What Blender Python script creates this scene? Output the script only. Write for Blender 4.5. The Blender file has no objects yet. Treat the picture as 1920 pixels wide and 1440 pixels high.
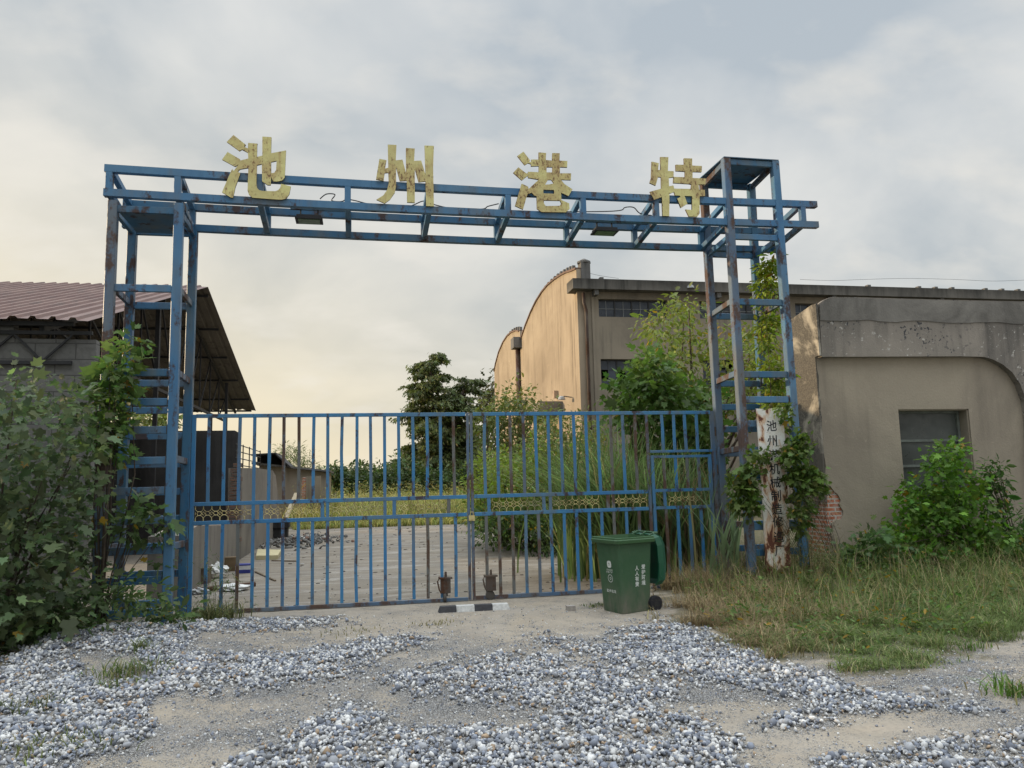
import bpy, math, random
import numpy as np
from mathutils import Vector
from mathutils.geometry import tessellate_polygon

# ------------------------------------------------------------------ camera
# world axes: x along the gate, y deeper into the yard, z up
H = 1.6
FPX = 1450.0
_pi, _ro, YAW, Y0 = math.radians(7.1), math.radians(-1.389), math.radians(11.29), 10.794
_fw = np.array([0, math.cos(_pi), math.sin(_pi)]); _u0 = np.array([0, -math.sin(_pi), math.cos(_pi)]); _r0 = np.array([1.0, 0, 0])
_r = _r0 * math.cos(_ro) + _u0 * math.sin(_ro); _up = -_r0 * math.sin(_ro) + _u0 * math.cos(_ro)
cY, sY = math.cos(YAW), math.sin(YAW)
ROT = np.array([[cY, sY, 0], [-sY, cY, 0], [0, 0, 1]])
FW, RT, UPV = ROT @ _fw, ROT @ _r, ROT @ _up
CAM = np.array([-Y0 * sY, -Y0 * cY, H])
sc = bpy.context.scene
cd = bpy.data.cameras.new("camera"); cam = bpy.data.objects.new("camera", cd); sc.collection.objects.link(cam)
cd.sensor_width = 36; cd.lens = FPX / 1920 * 36; cd.clip_end = 3000; cd.clip_start = 0.05
from mathutils import Matrix
M3 = Matrix(((RT[0], UPV[0], -FW[0]), (RT[1], UPV[1], -FW[1]), (RT[2], UPV[2], -FW[2])))
cam.matrix_world = Matrix.Translation(Vector(CAM)) @ M3.to_4x4()
sc.camera = cam

# ------------------------------------------------------------------ sky and sun
SUN_EL, SUN_AZ = math.radians(11), math.radians(17)      # low sun, to the left and a little behind the gate
SD = np.array([-math.cos(SUN_AZ) * math.cos(SUN_EL), math.sin(SUN_AZ) * math.cos(SUN_EL), math.sin(SUN_EL)])
w = bpy.data.worlds.new("World"); sc.world = w; w.use_nodes = True
nt = w.node_tree; N = nt.nodes; L = nt.links; N.clear()
out = N.new('ShaderNodeOutputWorld')
sky = N.new('ShaderNodeTexSky'); sky.sky_type = 'NISHITA'; sky.sun_disc = False
sky.sun_elevation = SUN_EL; sky.sun_rotation = math.atan2(SD[0], SD[1]) % (2 * math.pi); sky.dust_density = 3
bg1 = N.new('ShaderNodeBackground'); L.new(sky.outputs[0], bg1.inputs[0]); bg1.inputs[1].default_value = 0.10
tc = N.new('ShaderNodeTexCoord')
def wn(t, **k):
    n = N.new(t)
    for a, b in k.items(): setattr(n, a, b)
    return n
sep = wn('ShaderNodeSeparateXYZ'); L.new(tc.outputs['Generated'], sep.inputs[0])
def wmath(op, a, b=None, c=None):
    n = wn('ShaderNodeMath', operation=op)
    for i, x in enumerate((a, b, c)):
        if x is None: continue
        if isinstance(x, (int, float)): n.inputs[i].default_value = x
        else: L.new(x, n.inputs[i])
    return n.outputs[0]
den = wmath('ADD', wmath('MAXIMUM', sep.outputs[2], 0.0), 0.42)
cx = wmath('DIVIDE', sep.outputs[0], den); cy = wmath('DIVIDE', sep.outputs[1], den)
cmb = wn('ShaderNodeCombineXYZ'); L.new(cx, cmb.inputs[0]); L.new(cy, cmb.inputs[1])
n1 = wn('ShaderNodeTexNoise'); n1.inputs['Scale'].default_value = 2.1; n1.inputs['Detail'].default_value = 6; n1.inputs['Roughness'].default_value = .5; n1.inputs['Distortion'].default_value = .3
L.new(cmb.outputs[0], n1.inputs['Vector'])
cr = wn('ShaderNodeValToRGB'); L.new(n1.outputs[0], cr.inputs[0])
e = cr.color_ramp.elements; e[0].position = .40; e[0].color = (.50, .57, .64, 1); e[1].position = .61; e[1].color = (.79, .81, .815, 1)
# warm evening band low in the sky, stronger towards the sun
gd = wn('ShaderNodeVectorMath', operation='DOT_PRODUCT'); L.new(tc.outputs['Generated'], gd.inputs[0])
_g = np.array([-.60, .80, .12]); _g /= np.linalg.norm(_g); gd.inputs[1].default_value = tuple(_g)
glow = wmath('POWER', wmath('MAXIMUM', gd.outputs['Value'], 0.0), 4.0)
low = wmath('POWER', wmath('SUBTRACT', 1.0, wmath('MINIMUM', wmath('MAXIMUM', sep.outputs[2], 0.0), 1.0)), 3.6)
wf = wmath('MINIMUM', wmath('MULTIPLY', low, wmath('ADD', wmath('MULTIPLY', glow, 1.35), .34)), 1.0)
mx = wn('ShaderNodeMix', data_type='RGBA'); L.new(wf, mx.inputs[0]); L.new(cr.outputs[0], mx.inputs[6]); mx.inputs[7].default_value = (1.02, .88, .60, 1)
# thin bright streaks
n2 = wn('ShaderNodeTexNoise'); n2.inputs['Scale'].default_value = 4.5; n2.inputs['Detail'].default_value = 6
mp = wn('ShaderNodeMapping'); mp.inputs['Scale'].default_value = (1, 1.6, 1); mp.inputs['Rotation'].default_value = (0, 0, .5); L.new(cmb.outputs[0], mp.inputs[0]); L.new(mp.outputs[0], n2.inputs['Vector'])
st = wn('ShaderNodeMapRange'); st.inputs[1].default_value = .52; st.inputs[2].default_value = .74; st.inputs[3].default_value = 0; st.inputs[4].default_value = .5; L.new(n2.outputs[0], st.inputs[0])
mx2 = wn('ShaderNodeMix', data_type='RGBA'); L.new(st.outputs[0], mx2.inputs[0]); L.new(mx.outputs[2], mx2.inputs[6]); mx2.inputs[7].default_value = (.98, .93, .84, 1)
bg2 = wn('ShaderNodeBackground'); L.new(mx2.outputs[2], bg2.inputs[0])
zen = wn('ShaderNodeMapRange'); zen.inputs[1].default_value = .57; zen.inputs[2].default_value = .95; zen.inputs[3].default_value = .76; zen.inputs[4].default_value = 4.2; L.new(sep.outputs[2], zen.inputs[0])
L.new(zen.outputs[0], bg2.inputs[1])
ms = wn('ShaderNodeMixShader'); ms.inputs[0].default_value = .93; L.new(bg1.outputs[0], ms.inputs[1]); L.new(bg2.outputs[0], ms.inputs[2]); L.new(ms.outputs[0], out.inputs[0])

sl = bpy.data.lights.new("sun", 'SUN'); sl.energy = 3.6; sl.angle = math.radians(.6); sl.color = (1.0, .76, .48)
so = bpy.data.objects.new("sun", sl); sc.collection.objects.link(so)
so.rotation_euler = Vector(SD).to_track_quat('Z', 'Y').to_euler()
vs = sc.view_settings; vs.view_transform = 'Standard'; vs.look = 'None'; vs.exposure = 0.34; vs.gamma = 1; vs.use_curve_mapping = False
sc.cycles.max_bounces = 6; sc.cycles.diffuse_bounces = 3; sc.cycles.transparent_max_bounces = 8

# ------------------------------------------------------------------ helpers
def ray(px, py): return FW * FPX + RT * (px - 960) - UPV * (py - 720)
def atv(px, py, v): d = ray(px, py); return CAM + d * ((v - CAM[1]) / d[1])     # point at depth v
def atu(px, py, u): d = ray(px, py); return CAM + d * ((u - CAM[0]) / d[0])     # point on the plane x = u
def atz(px, py, z=-.13): d = ray(px, py); return CAM + d * ((z - H) / d[2])
def proj(P):
    X = P - CAM; d = X @ FW; d = np.where(d < .1, .1, d)
    return 960 + FPX * (X @ RT) / d, 720 - FPX * (X @ UPV) / d
A = lambda *a: np.array(a, float)
rnd = random.Random(7); rg = np.random.default_rng(11)

def hash2(i, j, s): 
    n = (i * 374761393 + j * 668265263 + s * 974634777) & 0x7fffffff
    n = (n ^ (n >> 13)) * 1274126177 & 0x7fffffff
    return ((n ^ (n >> 16)) & 0xffff) / 65535.0
def vnoise(x, y, s=0):
    xi = np.floor(x).astype(np.int64); yi = np.floor(y).astype(np.int64); fx = x - xi; fy = y - yi
    fx = fx * fx * (3 - 2 * fx); fy = fy * fy * (3 - 2 * fy)
    a = hash2(xi, yi, s); b = hash2(xi + 1, yi, s); c = hash2(xi, yi + 1, s); d = hash2(xi + 1, yi + 1, s)
    return (a * (1 - fx) + b * fx) * (1 - fy) + (c * (1 - fx) + d * fx) * fy
def fbm(x, y, s=0, o=4):
    t = 0; a = .5
    for k in range(o): t = t + a * vnoise(x * 2 ** k, y * 2 ** k, s + k); a *= .5
    return t / (1 - .5 ** o)
def inpoly(x, y, P):
    c = np.zeros(x.shape, bool); n = len(P)
    for i in range(n):
        x1, y1 = P[i]; x2, y2 = P[(i + 1) % n]
        if y1 == y2: continue
        k = ((y1 > y) != (y2 > y)) & (x < (x2 - x1) * (y - y1) / (y2 - y1) + x1); c ^= k
    return c

def tag(o, label=None, cat=None, group=None, kind=None):
    if label: o['label'] = label
    if cat: o['category'] = cat
    if group: o['group'] = group
    if kind: o['kind'] = kind
    return o
def empty(name, loc, label, cat, group=None):
    o = bpy.data.objects.new(name, None); sc.collection.objects.link(o); o.location = tuple(loc); o.empty_display_size = .1
    o['w'] = list(map(float, loc)); return tag(o, label, cat, group)
def wloc(p): return np.array(p['w']) if p is not None and 'w' in p else np.zeros(3)

def link(name, me, mat, parent=None, origin=None):
    """me has world coordinates; shift them to the object's origin"""
    o = bpy.data.objects.new(name, me); sc.collection.objects.link(o)
    if mat: 
        for m in (mat if isinstance(mat, (list, tuple)) else [mat]): me.materials.append(m)
    n = len(me.vertices); co = np.empty(n * 3); me.vertices.foreach_get('co', co); co = co.reshape(-1, 3)
    pw = wloc(parent)
    if origin is None: origin = co.mean(0) if parent is not None else A(co[:, 0].mean(), co[:, 1].mean(), co[:, 2].min())
    co -= origin; me.vertices.foreach_set('co', co.ravel()); me.update()
    if parent is not None: o.parent = parent; o.location = tuple(origin - pw)
    else: o.location = tuple(origin)
    o['w'] = list(map(float, origin))
    return o

class MB:
    def __init__(s): s.v = []; s.f = []
    def add(s, V, F):
        b = len(s.v); s.v += [tuple(map(float, p)) for p in V]; s.f += [tuple(i + b for i in f) for f in F]; return s
    def box(s, x0, x1, y0, y1, z0, z1):
        V = [(x0,y0,z0),(x1,y0,z0),(x1,y1,z0),(x0,y1,z0),(x0,y0,z1),(x1,y0,z1),(x1,y1,z1),(x0,y1,z1)]
        return s.add(V, [(0,3,2,1),(4,5,6,7),(0,1,5,4),(1,2,6,5),(2,3,7,6),(3,0,4,7)])
    def bar(s, p, q, w, h, up=(0, 0, 1), bev=0.0):
        p = np.array(p, float); q = np.array(q, float); d = q - p; d /= np.linalg.norm(d)
        up = np.array(up, float)
        if abs(d @ up) > .95: up = A(0, 1, 0)
        x = np.cross(d, up); x /= np.linalg.norm(x); y = np.cross(x, d)
        if bev:
            b = bev; O = [(-w/2+b,-h/2),(w/2-b,-h/2),(w/2,-h/2+b),(w/2,h/2-b),(w/2-b,h/2),(-w/2+b,h/2),(-w/2,h/2-b),(-w/2,-h/2+b)]
        else: O = [(-w/2,-h/2),(w/2,-h/2),(w/2,h/2),(-w/2,h/2)]
        n = len(O); V = [e0 + x * a + y * b for e0 in (p, q) for a, b in O]
        F = [tuple(range(n))[::-1] if 0 else tuple(range(n)), tuple(range(2*n-1, n-1, -1))] + [(i, i+n, (i+1)%n+n, (i+1)%n) for i in range(n)]
        return s.add(V, F)
    def tube(s, P, r, n=6, cap=True):
        P = [np.array(p, float) for p in P]; R = r if hasattr(r, '__len__') else [r] * len(P); V = []
        for i, p in enumerate(P):
            d = P[min(i+1, len(P)-1)] - P[max(i-1, 0)]; d = d / (np.linalg.norm(d) + 1e-9)
            a = A(0,0,1) if abs(d[2]) < .9 else A(1,0,0)
            x = np.cross(d, a); x /= np.linalg.norm(x); y = np.cross(x, d)
            V += [p + R[i] * (x * math.cos(t) + y * math.sin(t)) for t in [2*math.pi*k/n for k in range(n)]]
        F = [(i*n+k, (i+1)*n+k, (i+1)*n+(k+1)%n, i*n+(k+1)%n) for i in range(len(P)-1) for k in range(n)]
        if cap: F += [tuple(range(n)), tuple(range(len(V)-1, len(V)-n-1, -1))]
        return s.add(V, F)
    def prism(s, pts, ext, holes=()):
        """pts: outline of 3D points in one plane, ext: extrusion vector"""
        loops = [list(pts)] + [list(h) for h in holes]
        flat = [Vector(map(float, p)) for l in loops for p in l]
        tr = tessellate_polygon([[Vector(map(float, p)) for p in l] for l in loops])
        n = len(flat); V = [tuple(p) for p in flat] + [tuple(np.array(p) + ext) for p in flat]
        F = [tuple(t) for t in tr] + [tuple(i + n for i in reversed(t)) for t in tr]
        b = 0
        for l in loops:
            m = len(l); F += [(b+i, b+(i+1)%m, b+(i+1)%m+n, b+i+n) for i in range(m)]; b += m
        return s.add(V, F)
    def build(s, name, mat, parent=None, smooth=False, origin=None):
        me = bpy.data.meshes.new(name); me.from_pydata(s.v, [], s.f)
        import bmesh
        bm = bmesh.new(); bm.from_mesh(me); bmesh.ops.recalc_face_normals(bm, faces=bm.faces); bm.to_mesh(me); bm.free()
        if smooth: me.shade_smooth()
        return link(name, me, mat, parent, origin)

def npmesh(name, V, F, mat, parent=None, col=None, smooth=False, origin=None):
    """V (n,3), F (m,k) uniform faces, col (n,3) point colours"""
    me = bpy.data.meshes.new(name); n = len(V); m, k = F.shape
    me.vertices.add(n); me.loops.add(m * k); me.polygons.add(m)
    me.vertices.foreach_set('co', np.asarray(V, np.float32).ravel())
    me.loops.foreach_set('vertex_index', F.astype(np.int32).ravel())
    me.polygons.foreach_set('loop_start', np.arange(0, m * k, k, dtype=np.int32))
    me.update(calc_edges=True)
    if col is not None:
        a = me.color_attributes.new('Col', 'FLOAT_COLOR', 'POINT'); c = np.ones((n, 4), np.float32); c[:, :3] = col; a.data.foreach_set('color', c.ravel())
    if smooth: me.shade_smooth()
    return link(name, me, mat, parent, origin)

# ------------------------------------------------------------------ materials
def newmat(name):
    m = bpy.data.materials.new(name); m.use_nodes = True; t = m.node_tree; b = t.nodes['Principled BSDF']; return m, t, b
class NG:
    def __init__(s, t): s.t = t; s.pos = s.n('ShaderNodeNewGeometry').outputs['Position']
    def n(s, ty, **k):
        x = s.t.nodes.new(ty)
        for a, b in k.items(): setattr(x, a, b)
        return x
    def put(s, sock, v):
        if isinstance(v, (int, float)): sock.default_value = v
        elif isinstance(v, tuple): sock.default_value = v if len(v) != 3 or sock.type == 'VECTOR' else (*v, 1)
        else: s.t.links.new(v, sock)
    def noise(s, scale, detail=4, rough=.55, stretch=None, vec=None, dist=0.0):
        v = vec or s.pos
        if stretch:
            m = s.n('ShaderNodeMapping'); m.inputs['Scale'].default_value = stretch; s.t.links.new(v, m.inputs[0]); v = m.outputs[0]
        x = s.n('ShaderNodeTexNoise'); s.t.links.new(v, x.inputs['Vector']); x.inputs['Scale'].default_value = scale; x.inputs['Detail'].default_value = detail; x.inputs['Roughness'].default_value = rough; x.inputs['Distortion'].default_value = dist
        return x.outputs[0]
    def ramp(s, f, lo, hi, a=0.0, b=1.0):
        x = s.n('ShaderNodeMapRange'); s.put(x.inputs[0], f); x.inputs[1].default_value = lo; x.inputs[2].default_value = hi; x.inputs[3].default_value = a; x.inputs[4].default_value = b; return x.outputs[0]
    def mix(s, f, a, b):
        x = s.n('ShaderNodeMix', data_type='RGBA'); s.put(x.inputs[0], f); s.put(x.inputs[6], a); s.put(x.inputs[7], b); return x.outputs[2]
    def math(s, op, a, b=0.0):
        x = s.n('ShaderNodeMath', operation=op); s.put(x.inputs[0], a); s.put(x.inputs[1], b); return x.outputs[0]
    def bump(s, h, strength=.3, dist=.01):
        x = s.n('ShaderNodeBump'); s.put(x.inputs['Height'], h); x.inputs['Strength'].default_value = strength; x.inputs['Distance'].default_value = dist; return x.outputs[0]
    def axis(s, i):
        x = s.n('ShaderNodeSeparateXYZ'); s.t.links.new(s.pos, x.inputs[0]); return x.outputs[i]

def paint(name, base, faded, rust=(.085, .045, .028), amount=.0, rough=.45, rs=2.2):
    m, t, b = newmat(name); g = NG(t)
    c = g.mix(g.ramp(g.noise(1.3, 5), .35, .7), base, faded)
    c = g.mix(g.ramp(g.noise(9, 5, .6, (1, 1, .25)), .5, .8, 0, .45), c, tuple(x * .62 for x in base))
    sx = g.noise(rs, 6, .62, (1, 1, .45)); fine = g.noise(30, 4, .6)
    r = g.ramp(g.math('ADD', sx, g.math('MULTIPLY', fine, .22)), .69 - amount, .78 - amount)
    rc = g.mix(g.noise(25, 4), rust, tuple(x * .45 for x in rust))
    c = g.mix(g.ramp(g.math('ADD', g.noise(4, 4, .6, (1, 1, .2)), g.noise(1.1, 2)), .95, 1.25, 0, .6), c, (.13, .125, .105))
    c = g.mix(g.math('MULTIPLY', r, .88), c, rc)
    g.put(b.inputs['Base Color'], c); g.put(b.inputs['Roughness'], g.ramp(r, 0, 1, rough, .9)); b.inputs['Specular IOR Level'].default_value = .35
    g.put(b.inputs['Normal'], g.bump(g.math('ADD', g.noise(60, 3), g.math('MULTIPLY', r, .6)), .25, .004))
    return m
def plain(name, c, rough=.6, var=.25, vs=6, metal=0.0, spec=.4, bump=0.0):
    m, t, b = newmat(name); g = NG(t)
    col = g.mix(g.ramp(g.noise(vs, 5), .3, .7), c, tuple(x * (1 - var) for x in c)); g.put(b.inputs['Base Color'], col)
    b.inputs['Roughness'].default_value = rough; b.inputs['Metallic'].default_value = metal; b.inputs['Specular IOR Level'].default_value = spec
    if bump: g.put(b.inputs['Normal'], g.bump(g.noise(vs * 8, 4), bump, .01))
    return m
def plaster(name, c1, c2, stain, samt=.5, streak=.6, rough=.93, scale=.8, topz=None, sth=(.52, .70), flecks=False):
    m, t, b = newmat(name); g = NG(t)
    c = g.mix(g.ramp(g.noise(scale, 6, .6), .32, .68), c1, c2)
    c = g.mix(g.ramp(g.noise(scale * .45, 7, .68, None, None, .6), sth[0], sth[1], 0, samt), c, stain)
    c = g.mix(g.math('MULTIPLY', g.ramp(g.noise(5, 5, .6, (1, 1, .05)), .48, .72, 0, streak), g.ramp(g.noise(.7, 3), .4, .6)), c, tuple(x * .7 for x in stain))
    c = g.mix(g.ramp(g.noise(45, 4), .35, .7, 0, .30), c, tuple(x * .72 for x in c1))
    c = g.mix(g.ramp(g.noise(2.8, 8, .75, None, None, 1.2), .62, .68, 0, .35), c, tuple(min(1, x * 1.35) for x in c2))
    if flecks:
        fl = g.math('MULTIPLY', g.ramp(g.noise(17, 3, .5), .60, .63), g.ramp(g.noise(1.1, 3), .50, .56)); c = g.mix(fl, c, (.07, .07, .075)); c = g.mix(g.math('MULTIPLY', g.ramp(g.noise(13, 4, .6), .62, .66), g.ramp(g.noise(1.4, 3), .45, .55)), c, (.48, .46, .42))
    if topz:   # grime washed down from a ledge at height topz[0], fading over topz[1]
        k = g.ramp(g.math('ADD', g.axis(2), g.ramp(g.noise(4, 5, .6, (1, 1, .12)), .3, .7, -topz[1] * .5, topz[1] * .5)), topz[0] - topz[1], topz[0], 0, topz[2])
        c = g.mix(k, c, tuple(x * .42 for x in stain))
    g.put(b.inputs['Base Color'], c); b.inputs['Roughness'].default_value = rough; b.inputs['Specular IOR Level'].default_value = .15
    g.put(b.inputs['Normal'], g.bump(g.math('ADD', g.noise(35, 5), g.noise(3, 6)), .35, .015))
    return m
def leafmat(name, trans=.35, rough=.55):
    m, t, b = newmat(name); g = NG(t)
    a = g.n('ShaderNodeVertexColor', layer_name='Col').outputs[0]
    g.put(b.inputs['Base Color'], a); b.inputs['Roughness'].default_value = rough; b.inputs['Specular IOR Level'].default_value = .25
    tr = g.n('ShaderNodeBsdfTranslucent'); hs = g.n('ShaderNodeHueSaturation'); hs.inputs['Saturation'].default_value = 1.1; hs.inputs['Value'].default_value = 1.5; g.put(hs.inputs['Color'], a); g.put(tr.inputs[0], hs.outputs[0])
    x = g.n('ShaderNodeMixShader'); x.inputs[0].default_value = trans
    t.links.new(b.outputs[0], x.inputs[1]); t.links.new(tr.outputs[0], x.inputs[2]); t.links.new(x.outputs[0], t.nodes['Material Output'].inputs[0])
    return m

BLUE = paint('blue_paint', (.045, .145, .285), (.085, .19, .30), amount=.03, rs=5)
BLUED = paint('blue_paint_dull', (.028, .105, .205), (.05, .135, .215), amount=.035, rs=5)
BLUER = paint('blue_paint_rusty', (.06, .125, .22), (.13, .15, .17), rust=(.12, .066, .04), amount=.10, rs=4)
FADED = paint('blue_paint_worn', (.13, .145, .15), (.11, .11, .10), rust=(.12, .065, .04), amount=.10, rs=5)
BLUEG = paint('blue_paint_gate', (.036, .165, .36), (.06, .21, .36), amount=.03, rs=6)
YEL = paint('yellow_paint', (.62, .56, .25), (.52, .46, .22), rust=(.22, .11, .055), amount=.075, rs=9)
YELG = paint('yellow_iron', (.60, .50, .22), (.45, .38, .18), rust=(.16, .08, .04), amount=.04, rs=6)
RUST = paint('rusty_iron', (.06, .055, .05), (.09, .05, .03), rust=(.09, .04, .02), amount=.12)
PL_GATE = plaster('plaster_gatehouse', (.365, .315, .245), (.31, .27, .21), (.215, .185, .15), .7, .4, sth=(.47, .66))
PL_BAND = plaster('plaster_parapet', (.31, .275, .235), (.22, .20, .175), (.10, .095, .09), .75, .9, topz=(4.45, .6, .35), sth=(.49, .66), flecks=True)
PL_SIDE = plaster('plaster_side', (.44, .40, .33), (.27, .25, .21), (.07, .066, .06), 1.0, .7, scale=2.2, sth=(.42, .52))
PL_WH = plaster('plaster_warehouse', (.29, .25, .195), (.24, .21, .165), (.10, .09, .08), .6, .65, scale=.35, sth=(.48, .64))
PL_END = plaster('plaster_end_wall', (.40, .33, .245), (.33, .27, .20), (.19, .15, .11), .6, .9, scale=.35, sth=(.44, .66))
CONC = plaster('grey_concrete', (.17, .165, .16), (.12, .118, .112), (.05, .05, .05), .7, .9)
CONC2 = plaster('weathered_concrete', (.25, .225, .195), (.18, .165, .145), (.085, .08, .075), .7, .9)
DARKW = plaster('dark_wall', (.075, .072, .07), (.04, .039, .039), (.014, .014, .014), .9, .7)
WOOD = plain('old_wood', (.16, .12, .08), .85, .5, 14, bump=.3)
BARK = plain('bark', (.085, .065, .048), .95, .5, 18, bump=.6)
STEM = plain('green_stem', (.10, .12, .05), .8, .4, 10)
WHITE = plain('white_plastic_sheet', (.68, .68, .66), .6, .3, 9)
DARK = plain('dark_steel', (.03, .03, .032), .7, .3, 5)
LEAF = leafmat('leaves'); LEAFD = leafmat('leaves_far', .25); GRASS = leafmat('grass_blades', .3, .7)

def mat_brick(name, c1=(.40, .13, .065), c2=(.28, .085, .045), mortar=(.33, .30, .27), vert='xz', sw=.24, sh=.062):
    m, t, b = newmat(name); g = NG(t)
    sp = g.n('ShaderNodeSeparateXYZ'); t.links.new(g.pos, sp.inputs[0]); cm = g.n('ShaderNodeCombineXYZ')
    a = g.math('ADD', sp.outputs[0], sp.outputs[1]); g.put(cm.inputs[0], a); g.put(cm.inputs[1], sp.outputs[2])
    br = g.n('ShaderNodeTexBrick'); t.links.new(cm.outputs[0], br.inputs['Vector'])
    br.inputs['Color1'].default_value = (*c1, 1); br.inputs['Color2'].default_value = (*c2, 1); br.inputs['Mortar'].default_value = (*mortar, 1)
    br.inputs['Scale'].default_value = 1; br.inputs['Mortar Size'].default_value = .012 if sh < .1 else .009; br.inputs['Brick Width'].default_value = sw; br.inputs['Row Height'].default_value = sh
    c = g.mix(g.ramp(g.noise(12, 5), .45, .75, 0, .6), br.outputs[0], mortar)
    g.put(b.inputs['Base Color'], c); b.inputs['Roughness'].default_value = .95
    g.put(b.inputs['Normal'], g.bump(g.math('ADD', g.math('MULTIPLY', br.outputs[1], -1.0), g.math('MULTIPLY', g.noise(40), .4)), .8, .012)); return m
BRICK = mat_brick('broken_brick', (.50, .16, .075), (.36, .105, .055), (.50, .46, .41), sh=.072)
BLOCK = mat_brick('grey_blocks', (.16, .155, .145), (.13, .127, .12), (.075, .072, .068), sw=.62, sh=.27)
def glassmat(name, c, rough=.25):
    m, t, b = newmat(name); g = NG(t)
    g.put(b.inputs['Base Color'], g.mix(g.ramp(g.noise(.9, 4), .35, .65), c, tuple(x * .55 for x in c))); g.put(b.inputs['Roughness'], g.ramp(g.noise(7, 5), .3, .7, rough, rough + .35)); b.inputs['Specular IOR Level'].default_value = .5; return m
PANE = glassmat('dusty_blue_pane', (.045, .06, .085)); PANE2 = glassmat('dusty_green_pane', (.075, .085, .078), .22); UNLIT = glassmat('unlit_interior', (.012, .012, .014), .5)

def mat_ground():
    m, t, b = newmat('gravelly_soil'); g = NG(t)
    a = g.n('ShaderNodeVertexColor', layer_name='Col').outputs[0]; s = g.n('ShaderNodeSeparateColor'); t.links.new(a, s.inputs[0])
    soil = g.mix(g.ramp(g.noise(1.4, 7, .6), .35, .65), (.31, .265, .205), (.26, .23, .19))
    soil = g.mix(g.ramp(g.noise(30, 5, .7), .45, .7, 0, .5), soil, (.13, .115, .10))
    v = g.n('ShaderNodeTexVoronoi'); t.links.new(g.pos, v.inputs['Vector']); v.inputs['Scale'].default_value = 110
    v2 = g.n('ShaderNodeSeparateColor'); t.links.new(v.outputs['Color'], v2.inputs[0])
    peb = g.mix(v2.outputs[0], (.16, .165, .18), (.56, .55, .53)); peb = g.mix(g.ramp(v.outputs['Distance'], .25, .6), peb, (.06, .058, .055))
    k = g.math('ADD', s.outputs[0], g.ramp(g.noise(5, 5), .3, .7, -.35, .35))
    k2 = g.ramp(g.math('SUBTRACT', k, g.ramp(v2.outputs[1], 0, 1, 0, .8)), -.05, .05)
    c = g.mix(k2, soil, peb); c = g.mix(g.ramp(g.noise(2.0, 6), .35, .7, 0, .35), c, (.36, .33, .29))
    grn = g.mix(g.ramp(g.noise(9, 6), .35, .65), (.06, .065, .028), (.14, .115, .07)); c = g.mix(s.outputs[1], c, grn)
    g.put(b.inputs['Base Color'], c); b.inputs['Roughness'].default_value = .95; b.inputs['Specular IOR Level'].default_value = .1
    h = g.math('ADD', g.math('MULTIPLY', g.math('SUBTRACT', 1.0, v.outputs['Distance']), k2), g.noise(14, 6)); g.put(b.inputs['Normal'], g.bump(h, .6, .015)); return m
def mat_yard():
    m, t, b = newmat('old_concrete_yard'); g = NG(t)
    c = g.mix(g.ramp(g.noise(.6, 7, .6), .35, .65), (.225, .195, .155), (.175, .155, .13))
    c = g.mix(g.ramp(g.noise(1.6, 8, .72, (.35, 1.4, 1), None, .8), .50, .66, 0, .6), c, (.40, .38, .35))
    c = g.mix(g.ramp(g.noise(2.4, 8, .7, (.4, 1.6, 1)), .52, .68, 0, .7), c, (.10, .085, .065))
    c = g.mix(g.ramp(g.noise(26, 5, .7), .5, .75, 0, .5), c, (.11, .10, .085))
    g.put(b.inputs['Base Color'], c); b.inputs['Roughness'].default_value = .93; b.inputs['Specular IOR Level'].default_value = .15
    g.put(b.inputs['Normal'], g.bump(g.noise(12, 7, .7), .7, .02)); return m

# ------------------------------------------------------------------ ground
GRAV = [  # outlines of the heaps of pale crushed stone, read off the photograph and laid on the ground
 [(-60,1260),(0,1250),(130,1190),(300,1163),(470,1152),(640,1152),(640,1166),(430,1190),(340,1225),(360,1240),(560,1225),(690,1205),(760,1185),(800,1200),(720,1232),(650,1275),(480,1290),(370,1302),(250,1312),(265,1345),(280,1385),(190,1420),(100,1460),(-60,1460)],
 [(730,1270),(850,1235),(960,1222),(1130,1248),(1210,1272),(1290,1300),(1200,1330),(1080,1325),(950,1320),(860,1305),(760,1300)],
 [(600,1290),(690,1330),(770,1375),(880,1362),(1000,1372),(1060,1335),(1200,1325),(1300,1350),(1400,1400),(1380,1450),(1300,1470),(380,1470),(520,1390)],
 [(985,1185),(1060,1198),(1140,1212),(1160,1180),(1200,1165),(1290,1168),(1370,1205),(1470,1240),(1600,1290),(1700,1300),(1850,1325),(1850,1350),(1750,1335),(1640,1345),(1520,1335),(1400,1300),(1300,1290),(1200,1255),(1040,1212)],
 [(1440,1345),(1560,1345),(1560,1380),(1440,1375)], [(1740,1395),(1940,1375),(1940,1480),(1500,1480),(1560,1430)], [(30,1330),(180,1340),(100,1380)],
]
BARE = [[(260,1312),(480,1295),(600,1300),(640,1330),(520,1380),(440,1420),(300,1420),(285,1360)],[(740,1312),(880,1315),(1000,1330),(1020,1365),(900,1358),(780,1365)],[(360,1195),(640,1170),(650,1200),(560,1220),(360,1238)],[(130,1235),(260,1250),(270,1285),(170,1285)]]
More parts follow.
